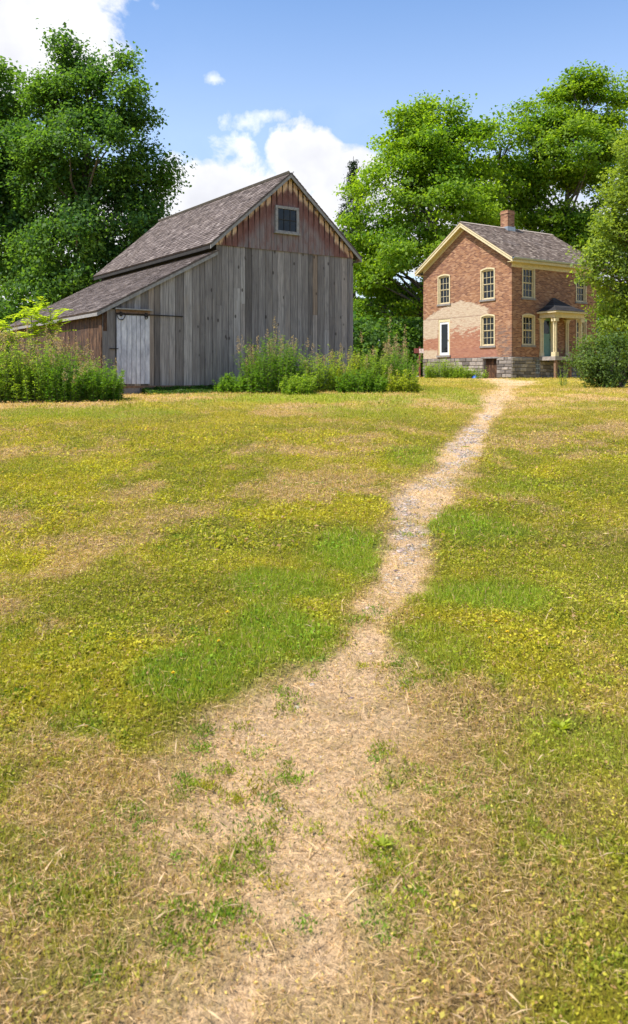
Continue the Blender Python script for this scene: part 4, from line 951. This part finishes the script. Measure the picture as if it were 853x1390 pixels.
# ------------------------------------------------------------------ tall weeds
def weeds(name, label, px, Y, w, d, h, seed, dens=62, tan=.12, pal=((.045, .10, .018), (.13, .20, .03)), lsize=.105, group=None, seedh=.25, nl=44, lw=.30):
    rs = np.random.default_rng(seed); bx = (px - CX) / FPX * Y; bz = gzf(bx, Y); root = empty(name, (bx, Y, bz), 0, label, 'weeds', group)
    ns = int(w * d * dens * 1.0) + 6; mb = MB(); C, D, N, L, T = [], [], [], [], []; SC_, SN = [], []; ca, cb = np.array(pal[0]), np.array(pal[1])
    for i in range(ns):
        r = math.sqrt(rs.random()); a = rs.uniform(0, 6.28); x, y = math.cos(a) * r * w / 2, math.sin(a) * r * d / 2
        H = h * (1 - .42 * r ** 3) * rs.uniform(.55, 1.12); out = Vector((x / (w / 2), y / (d / 2), 0)) * .16 * H + Vector((rs.normal(0, .11), rs.normal(0, .11), 0)) * H
        b = Vector((x, y, gzf(0, Y + y) - bz - .03)); p1 = b + out * .35 + Vector((0, 0, H * .55)); p2 = b + out + Vector((0, 0, H))
        mb.tube([b, p1, p2], [.006, .005, .002], 3); tone = rs.uniform(0, .7)
        t = rs.uniform(.06, 1, nl) ** .9; q = np.where(t[:, None] < .55, np.array(b) + (np.array(p1) - np.array(b)) * (t / .55)[:, None], np.array(p1) + (np.array(p2) - np.array(p1)) * ((t - .55) / .45)[:, None])
        az = rs.uniform(0, 6.28, nl); el = rs.uniform(-.35, .75, nl)
        C.append(q); D.append(np.stack([np.cos(az) * np.cos(el), np.sin(az) * np.cos(el), np.sin(el)], 1)); N.append(unit(rs.normal(0, .45, (nl, 3)) + (0, 0, 1)))
        L.append(lsize * rs.uniform(.6, 1.3, nl) * (1.25 - .55 * t)); k = np.clip(tone * .6 + t * .3 + rs.uniform(-.1, .3, nl), 0, 1)[:, None]; T.append((ca * (1 - k) + cb * k) * rs.uniform(.75, 1.25, (nl, 1)))
        if rs.random() < tan:
            e = rs.uniform(.6, 1.2) * seedh; m = 46; s = rs.random(m); pp = np.array(p2) + np.array((0, 0, 1)) * (s * e)[:, None] + rs.normal(0, 1, (m, 3)) * (.07 * (1.05 - s) * (.4 + s))[:, None] * np.array((1, 1, .5))
            SC_.append(pp); mb.tube([p2, p2 + Vector((0, 0, e))], [.002, .001], 3)
    C, D, N, L, T = [np.concatenate(a) for a in (C, D, N, L, T)]
    V, F = leaf_cards(C, D, N, L, L * lw, .12); T = np.repeat(T, 4, 0)
    if SC_:
        S = np.concatenate(SC_); m = len(S); V2, F2 = leaf_cards(S, unit(rs.normal(0, 1, (m, 3)) + (0, 0, .8)), unit(rs.normal(0, 1, (m, 3))), rs.uniform(.03, .06, m), rs.uniform(.012, .022, m))
        F = np.concatenate([F, F2 + len(V)]); V = np.concatenate([V, V2]); T = np.concatenate([T, np.repeat(np.array((.46, .34, .23)) * rs.uniform(.6, 1.3, (m, 1)), 4, 0)])
    mesh_np('foliage', V, F, M['weed'], root, T); mb.build('stem', M['weedstem'], root)
    return root
M['weedstem'] = simple('green_brown_stem', (.12, .13, .05), .8, .2)
WL, WR = 'tall weeds left of the barn door', 'tall weeds in front of the barn'
dk = ((.07, .18, .018), (.20, .34, .03)); lt = ((.14, .26, .03), (.34, .46, .05)); yl = ((.19, .27, .025), (.44, .48, .05))
for a in (('tall green weeds cut by the left edge of the photo', -8, 21.8, 1.7, 1.7, 1.65, 1, 75, .22, lt, WL), ('tall weeds with tan plumes second from the left edge', 42, 21.9, 1.5, 1.6, 1.68, 2, 80, .22, lt, WL),
          ('dense dark green weeds in the middle of the left thicket', 88, 21.9, 1.3, 1.5, 1.38, 3, 95, .12, dk, WL), ('dark green weeds sloping down to the white barn door', 132, 22.2, 1.35, 1.3, 1.05, 4, 100, .02, dk, WL),
          ('lush weeds standing against the brown lean-to wall', 95, 23.6, 1.2, 1.0, 1.5, 5, 70, .25, lt, WL),
          ('tall bushy dark weed clump at the middle of the barn front', 372, 25.6, 1.75, 1.3, 1.72, 6, 110, .08, dk, WR), ('low leafy weeds left of the tall clump at the barn foot', 318, 25.8, 1.1, .8, .62, 7, 120, 0, dk, WR),
          ('low pale weeds in front of the tall clump', 408, 24.6, 1.0, .7, .68, 8, 110, 0, lt, WR), ('upright mixed weeds with tan stalks near the right corner of the barn', 436, 26.4, 1.1, 1.0, 1.35, 9, 75, .15, lt, WR),
          ('yellow green weeds at the right corner of the barn', 470, 26.6, 1.1, 1.0, 1.42, 10, 75, .08, yl, WR), ('light green feathery weeds right of the barn corner', 505, 26.8, 1.2, 1.1, 1.50, 11, 85, .12, lt, WR),
          ('dark broad leaved weeds at the right end of the thicket', 542, 27.2, 1.15, 1.1, 1.45, 12, 100, .06, dk, WR), ('low yellowish weeds at the right foot of the thicket', 548, 25.9, 1.0, .6, .7, 13, 100, .05, yl, WR),
          ('low green weeds at the middle foot of the thicket', 490, 25.6, 1.5, .6, .8, 14, 110, .05, dk, WR)):
    weeds('weed_clump', a[0], a[1], a[2], a[3], a[4], a[5], 100 + a[6], a[7], a[8], a[9], group=a[10], seedh=.34)
for a in (('slim tan plume weed rising before the barn wall', 381, 26.0, .5, .4, 1.7, 21, 60), ('tan dry weed stalks left of the tall dark clump', 333, 26.1, .4, .4, 1.25, 22, 60), ('tan plumes beyond the right corner of the barn', 535, 28.5, .8, .5, 1.9, 23, 50)):
    weeds('dry_weed', a[0], a[1], a[2], a[3], a[4], a[5], 100 + a[6], a[7], .9, ((.10, .12, .04), (.28, .24, .12)), group='dry plumed weeds', seedh=.5, nl=10)
weeds('weed_clump', 'bushy green weeds under the white storm door of the house', 600, 47.5, 2.0, .9, 1.2, 131, 80, .02, lt, .13, 'weeds at the foot of the house', nl=26)
weeds('weed_clump', 'low round green weeds left of the cellar door', 625, 47.2, 1.6, .8, .75, 132, 90, .02, lt, .13, 'weeds at the foot of the house', nl=24)
weeds('weed_clump', 'thin weeds growing before the cellar door', 655, 46.6, .7, .4, .75, 133, 60, .02, lt, .11, 'weeds at the foot of the house', nl=24)
weeds('weed_clump', 'spiky young plant left of the dark round shrub', 766, 33.0, .25, .25, .95, 134, 120, .0, lt, .07, nl=24)
# creeping green along the barn foot: nobody could count it
rs = np.random.default_rng(5); n = 16000; u = rs.uniform(.9, 5.2, n); v = -np.abs(rs.normal(0, .28, n)) - .05
u2 = rs.uniform(3, 12.5, n); 
ca, sa = math.cos(R(34.5)), math.sin(R(34.5)); xx = -5.95 + u * ca - v * sa; yy = 24.5 + u * sa + v * ca
hh = rs.random(n) * .24 * np.exp(v * 1.8) * (.5 + fbm(u * 2, v * 2, 8)); C = np.stack([xx, yy, gz(xx, yy) + hh], 1)
V, F, T = leaf_set(C, unit(rs.normal(0, 1, (n, 3)) + (0, 0, 1)), .055, np.array((.06, .12, .02)) * rs.uniform(.6, 1.7, (n, 1)), rs, .4)
gc = mesh_np('ground_cover', V, F, M['weed'], None, T); tag(gc, 'low creeping weeds along the stone foot of the barn', 'ground cover', kind='stuff')
# sumac saplings with large bright compound leaves
def sumac(px, Y, h, label, seed, nf=11):
    rs = np.random.default_rng(seed); bx = (px - CX) / FPX * Y; bz = gzf(bx, Y); root = empty('sumac_sapling', (bx, Y, bz), 0, label, 'sapling', 'sumac saplings'); mb = MB(); C, D, N, L = [], [], [], []
    mb.tube([(0, 0, -.05), (.04, 0, h * .5), (0, .03, h)], [.02, .015, .008], 5)
    for i in range(nf):
        a = rs.uniform(0, 6.28); z = h * rs.uniform(.62, 1); e = rs.uniform(.15, 1.0); Lf = rs.uniform(.55, .9)
        d = np.array((math.cos(a) * math.cos(e), math.sin(a) * math.cos(e), math.sin(e))); b = np.array((0, 0, z)); pr = []
        for k in range(9):
            t = (k + 1) / 9; q = b + d * Lf * t + np.array((0, 0, -.28)) * Lf * t * t; pr.append(Vector(q)); s = np.cross(d, (0, 0, 1)); s /= np.linalg.norm(s)
            for sg in (-1, 1): C.append(q); D.append(unit((s * sg + d * .55 + rs.normal(0, .12, 3) + np.array((0, 0, -.1)))[None])[0]); N.append(np.array((0, 0, 1.)) + rs.normal(0, .25, 3)); L.append(.21 * (1.1 - .5 * t))
        mb.tube([Vector(b)] + pr[::3], [.006, .005, .004, .003], 3)
    C, D, N, L = np.array(C), np.array(D), unit(np.array(N)), np.array(L); V, F = leaf_cards(C, D, N, L, L * .44, .1)
    mesh_np('foliage', V, F, M['leaf'], root, np.repeat(np.array((.34, .44, .03)) * rs.uniform(.75, 1.2, (len(C), 1)), 4, 0)); mb.build('stem', M['weedstem'], root)
sumac(12, 22.6, 2.15, 'bright green sumac sapling nearest the left edge', 1, 18); sumac(42, 23.0, 2.35, 'bright green sumac sapling between its two neighbours', 2, 17); sumac(68, 23.3, 2.5, 'bright green sumac sapling against the lean-to eave', 3, 17)

# ------------------------------------------------------------------ small things
def weed_rosette(px, py, r, label, seed):
    rs = np.random.default_rng(seed); x, y = on_ground(px, py); r = r * .45; n = 26; a = rs.uniform(0, 6.28, n); el = rs.uniform(.1, 1.0, n)
    D = np.stack([np.cos(a) * np.cos(el), np.sin(a) * np.cos(el), np.sin(el)], 1); L = r * rs.uniform(.7, 1.2, n)
    V, F = leaf_cards(np.zeros((n, 3)), D, np.tile((0, 0, 1.), (n, 1)), L, L * .30, .12)
    o = mesh_np('broadleaf_weed', V, F, M['blade'], None, np.repeat(np.array((.36, .42, .04)) * rs.uniform(.6, 1.2, (n, 1)), 4, 0)); o.location = (x, y, float(GN(np.array([x]), np.array([y]))[0]) + .01)
    tag(o, label, 'weed', 'broad leaved weeds in the lawn')
for i, (px, py, r, lab) in enumerate(((762, 990, .13, 'bright broad leaved weed right of the path in the yellow grass'), (520, 1150, .08, 'bright weed rosette beside the bare path in the foreground'))):
    weed_rosette(px, py, r, lab, 200 + i)
def flower(px, py, label, first=[None]):
    x, y = on_ground(px, py); z = float(GN(np.array([x]), np.array([y]))[0])
    if first[0] is None:
        root = empty('yellow_flower', (x, y, z), 0, label, 'flower', 'yellow flowers in the lawn'); q = MB(); q.tube([(0, 0, -.01), (.004, 0, .034)], [.0025, .002], 4); q.build('stem', M['weedstem'], root)
        q = MB()
        for ring, (rr, zz) in enumerate(((.010, .034), (.006, .038))):
            for k in range(10):
                a = k * .628 + ring * .3; c, s = math.cos(a), math.sin(a); w = .0045
                q.add([(.004, 0, .033), (.004 + c * rr * .7 - s * w, s * rr * .7 + c * w, zz), (.004 + c * rr, s * rr, zz + .003), (.004 + c * rr * .7 + s * w, s * rr * .7 - c * w, zz)], [(0, 1, 2, 3)])
        q.build('blossom', M['petal'], root); first[0] = root; return
    r = first[0].copy(); COL.objects.link(r); r.location = (x, y, z); r['label'] = label
    for ch in first[0].children:
        c = ch.copy(); COL.objects.link(c); c.parent = r
for px, py, lab in ((234, 925, 'yellow flower in the green patch left of the path, lowest one'), (296, 882, 'yellow flower in the green patch left of the path, higher one'), (308, 838, 'yellow flower at the upper rim of the left green patch'),
                    (673, 850, 'topmost of the yellow flowers right of the path'), (688, 865, 'rightmost of the yellow flowers right of the path'), (664, 872, 'lowest of the yellow flowers right of the path'), (600, 690, 'yellow flower beside the far green patch right of the path')):
    flower(px, py, lab)
# crumpled blue sheet at the house foot
q = MB(); rs = random.Random(3); nx, ny = 9, 6
vs = [((i / (nx - 1) - .5) * .55, (j / (ny - 1) - .5) * .3, max(0, .16 * math.sin(math.pi * i / (nx - 1)) * math.sin(math.pi * j / (ny - 1)) * rs.uniform(.6, 1.5))) for j in range(ny) for i in range(nx)]
q.add(vs, [(j * nx + i, j * nx + i + 1, (j + 1) * nx + i + 1, (j + 1) * nx + i) for j in range(ny - 1) for i in range(nx - 1)])
o = q.build('tarp', M['blue'], None, True); p_ = P(645, 511, 46.9); o.location = (p_.x, 46.9, gzf(0, 46.9) + .01); o.rotation_euler = (0, 0, -.9); tag(o, 'small crumpled blue sheet lying by the cellar door', 'tarp')
# small red post with a pale panel past the left corner of the house
p_ = P(570, 480, 52); root = empty('sign_post', (p_.x, 52, gzf(0, 52)), R(-15), 'dark red post with a small pale panel past the left corner of the house', 'sign')
q = MB(); q.box((-.05, -.05, -.2), (.05, .05, 1.95)); q.box((-.35, -.06, 1.55), (-.052, -.02, 1.85)); q.build('post', M['redpaint'], root)
q = MB(); q.box((-.02, -.1, 1.55), (.26, -.052, 1.82)); q.build('panel', M['pink'], root)
# low outbuilding glimpsed past the right end of the house
root = empty('outbuilding', (23.6, 70, gzf(0, 70)), R(20), 'low brick outbuilding with pale roof glimpsed past the right end of the house', 'building')
q = MB(); q.box((0, 0, -.2), (9, 5, 3.3)); q.prism([(0, 0, 3.3), (0, 5, 3.3), (0, 2.5, 5.0)], (9, 0, 0)); q.build('wall', M['brick'], root)
q = MB(); q.prism([(-.3, -.4, 3.1), (-.3, 2.5, 5.15), (-.3, 5.4, 3.1), (-.3, 5.4, 3.25), (-.3, 2.5, 5.3), (-.3, -.4, 3.25)], (9.6, 0, 0)); q.build('roof', M['paleroof'], root)
q = MB(); q.box((1.5, -.05, 0), (2.5, -.004, 2.1)); q.build('door', M['greywood'], root)

# ------------------------------------------------------------------ sky, sun, camera
SUN_AZ, SUN_EL = (-.90, -.44), R(58)
sd = Vector((SUN_AZ[0], SUN_AZ[1], 0)).normalized() * math.cos(SUN_EL); sd.z = math.sin(SUN_EL)
sun = bpy.data.lights.new('sun', 'SUN'); sun.energy = 4.2; sun.angle = R(.55); sun.color = (1, .955, .88)
so = bpy.data.objects.new('sun', sun); COL.objects.link(so); so.rotation_euler = (-sd).to_track_quat('-Z', 'Y').to_euler(); so.location = (-20, -10, 40)
wd = bpy.data.worlds.new('World'); SC.world = wd; wd.use_nodes = True; nt = wd.node_tree; nt.nodes.clear()
t = NT.__new__(NT); t.n = nt
sky = t.new('ShaderNodeTexSky', sky_type='NISHITA'); sky.sun_disc = False; sky.sun_elevation = SUN_EL; sky.sun_rotation = math.atan2(sd.x, sd.y)
sky.air_density = 1.0; sky.dust_density = .6; sky.ozone_density = 2.2; sky.altitude = 200
gen = t.new('ShaderNodeTexCoord').outputs['Generated']; dirv = t.vmath('NORMALIZE', gen)
def blob(px, py, rx, rz):
    d = Vector(((px - CX) / FPX, 1, (HY - py) / FPX)).normalized()
    df = t.vmath('SUBTRACT', dirv, tuple(d)); sc = t.vmath('MULTIPLY', df, (FPX / rx, FPX / rx, FPX / rz))
    n = t.new('ShaderNodeVectorMath', operation='LENGTH'); t.put(n.inputs[0], sc); return t.math('SUBTRACT', 1.0, n.outputs['Value'])
blobs = [(-30, -30, 200, 150), (70, 45, 110, 70), (20, 90, 120, 60), (285, 262, 105, 80), (350, 290, 130, 75), (420, 225, 66, 62), (480, 262, 100, 80), (250, 290, 90, 60), (560, 300, 150, 80), (700, 310, 220, 90), (150, 330, 200, 90), (900, 330, 260, 110), (-60, 330, 260, 120), (395, 205, 40, 30)]
D = None
for b in blobs:
    v = blob(*b); D = v if D is None else t.math('MAXIMUM', D, v)
n1 = t.noise(dirv, 13, 7, .60, .25); n2 = t.noise(dirv, 34, 5, .6)
dens = t.math('ADD', D, t.math('MULTIPLY', t.math('SUBTRACT', n1, .5), 1.7))
cm = t.step(dens, .0, .38)
wisp = None
for b in ((375, 155, 60, 26), (290, 108, 36, 16), (330, 168, 60, 30)):
    v = blob(*b); wisp = v if wisp is None else t.math('MAXIMUM', wisp, v)
wm = t.step(t.math('ADD', wisp, t.math('MULTIPLY', t.math('SUBTRACT', n2, .5), 2.2)), .2, 1.3)
el = t.sep(dirv)[2]
hz = t.step(el, .30, .02)
cm = t.math('MAXIMUM', cm, t.math('MULTIPLY', wm, .8)); cm = t.math('MAXIMUM', cm, t.math('MULTIPLY', hz, .75)); cm = t.math('MAXIMUM', cm, t.math('MULTIPLY', t.step(el, .50, .08), .38))
cm = t.math('MULTIPLY', cm, .97)
# other parts of the sky: scattered fair-weather cloud
rest = t.math('MULTIPLY', t.step(t.noise(dirv, 3.4, 6, .6), .52, .66), t.step(t.sep(dirv)[1], .35, -.1)); cm = t.math('MAXIMUM', cm, t.math('MULTIPLY', rest, .8))
shade = t.math('ADD', t.math('MULTIPLY', t.noise(t.vmath('ADD', dirv, (0, 0, .03)), 9, 5, .55), 1.0), t.math('MULTIPLY', t.math('MINIMUM', D, .6), .35))
cc = t.ramp(shade, [(.40, (5.1, 5.1, 5.1)), (.62, (4.35, 4.35, 4.45)), (.88, (3.4, 3.42, 3.65))])
for e_, vcol in zip(nt.nodes[-1].color_ramp.elements if nt.nodes[-1].bl_idname == 'ShaderNodeValToRGB' else [], ()): pass
skyc = t.mix(1, sky.outputs[0], (.70, .83, .95), 'MULTIPLY')
final = t.mix(cm, skyc, cc)
bg = t.new('ShaderNodeBackground'); bg.inputs[1].default_value = .14; t.put(bg.inputs[0], final)
ow = t.new('ShaderNodeOutputWorld'); nt.links.new(bg.outputs[0], ow.inputs[0])

cam = bpy.data.cameras.new('camera'); co = bpy.data.objects.new('camera', cam); COL.objects.link(co); SC.camera = co
co.location = (0, 0, EYE); co.rotation_euler = (R(90), 0, 0)
cam.sensor_fit = 'HORIZONTAL'; cam.sensor_width = 36; cam.lens = 36 * FPX / 853; cam.shift_y = -(695 - HY) / 853
cam.clip_end = 3000; cam.clip_start = .05
cam.dof.use_dof = True; cam.dof.focus_distance = 26; cam.dof.aperture_fstop = 11
vs = SC.view_settings; SC.display_settings.display_device = 'sRGB'; vs.view_transform = 'Standard'; vs.look = 'None'; vs.gamma = 1; vs.use_curve_mapping = False; vs.exposure = .84
SC.render.engine = 'CYCLES'; SC.cycles.max_bounces = 6; SC.cycles.diffuse_bounces = 3; SC.cycles.transmission_bounces = 4; SC.cycles.caustics_reflective = False; SC.cycles.caustics_refractive = False
SC.cycles.use_denoising = True
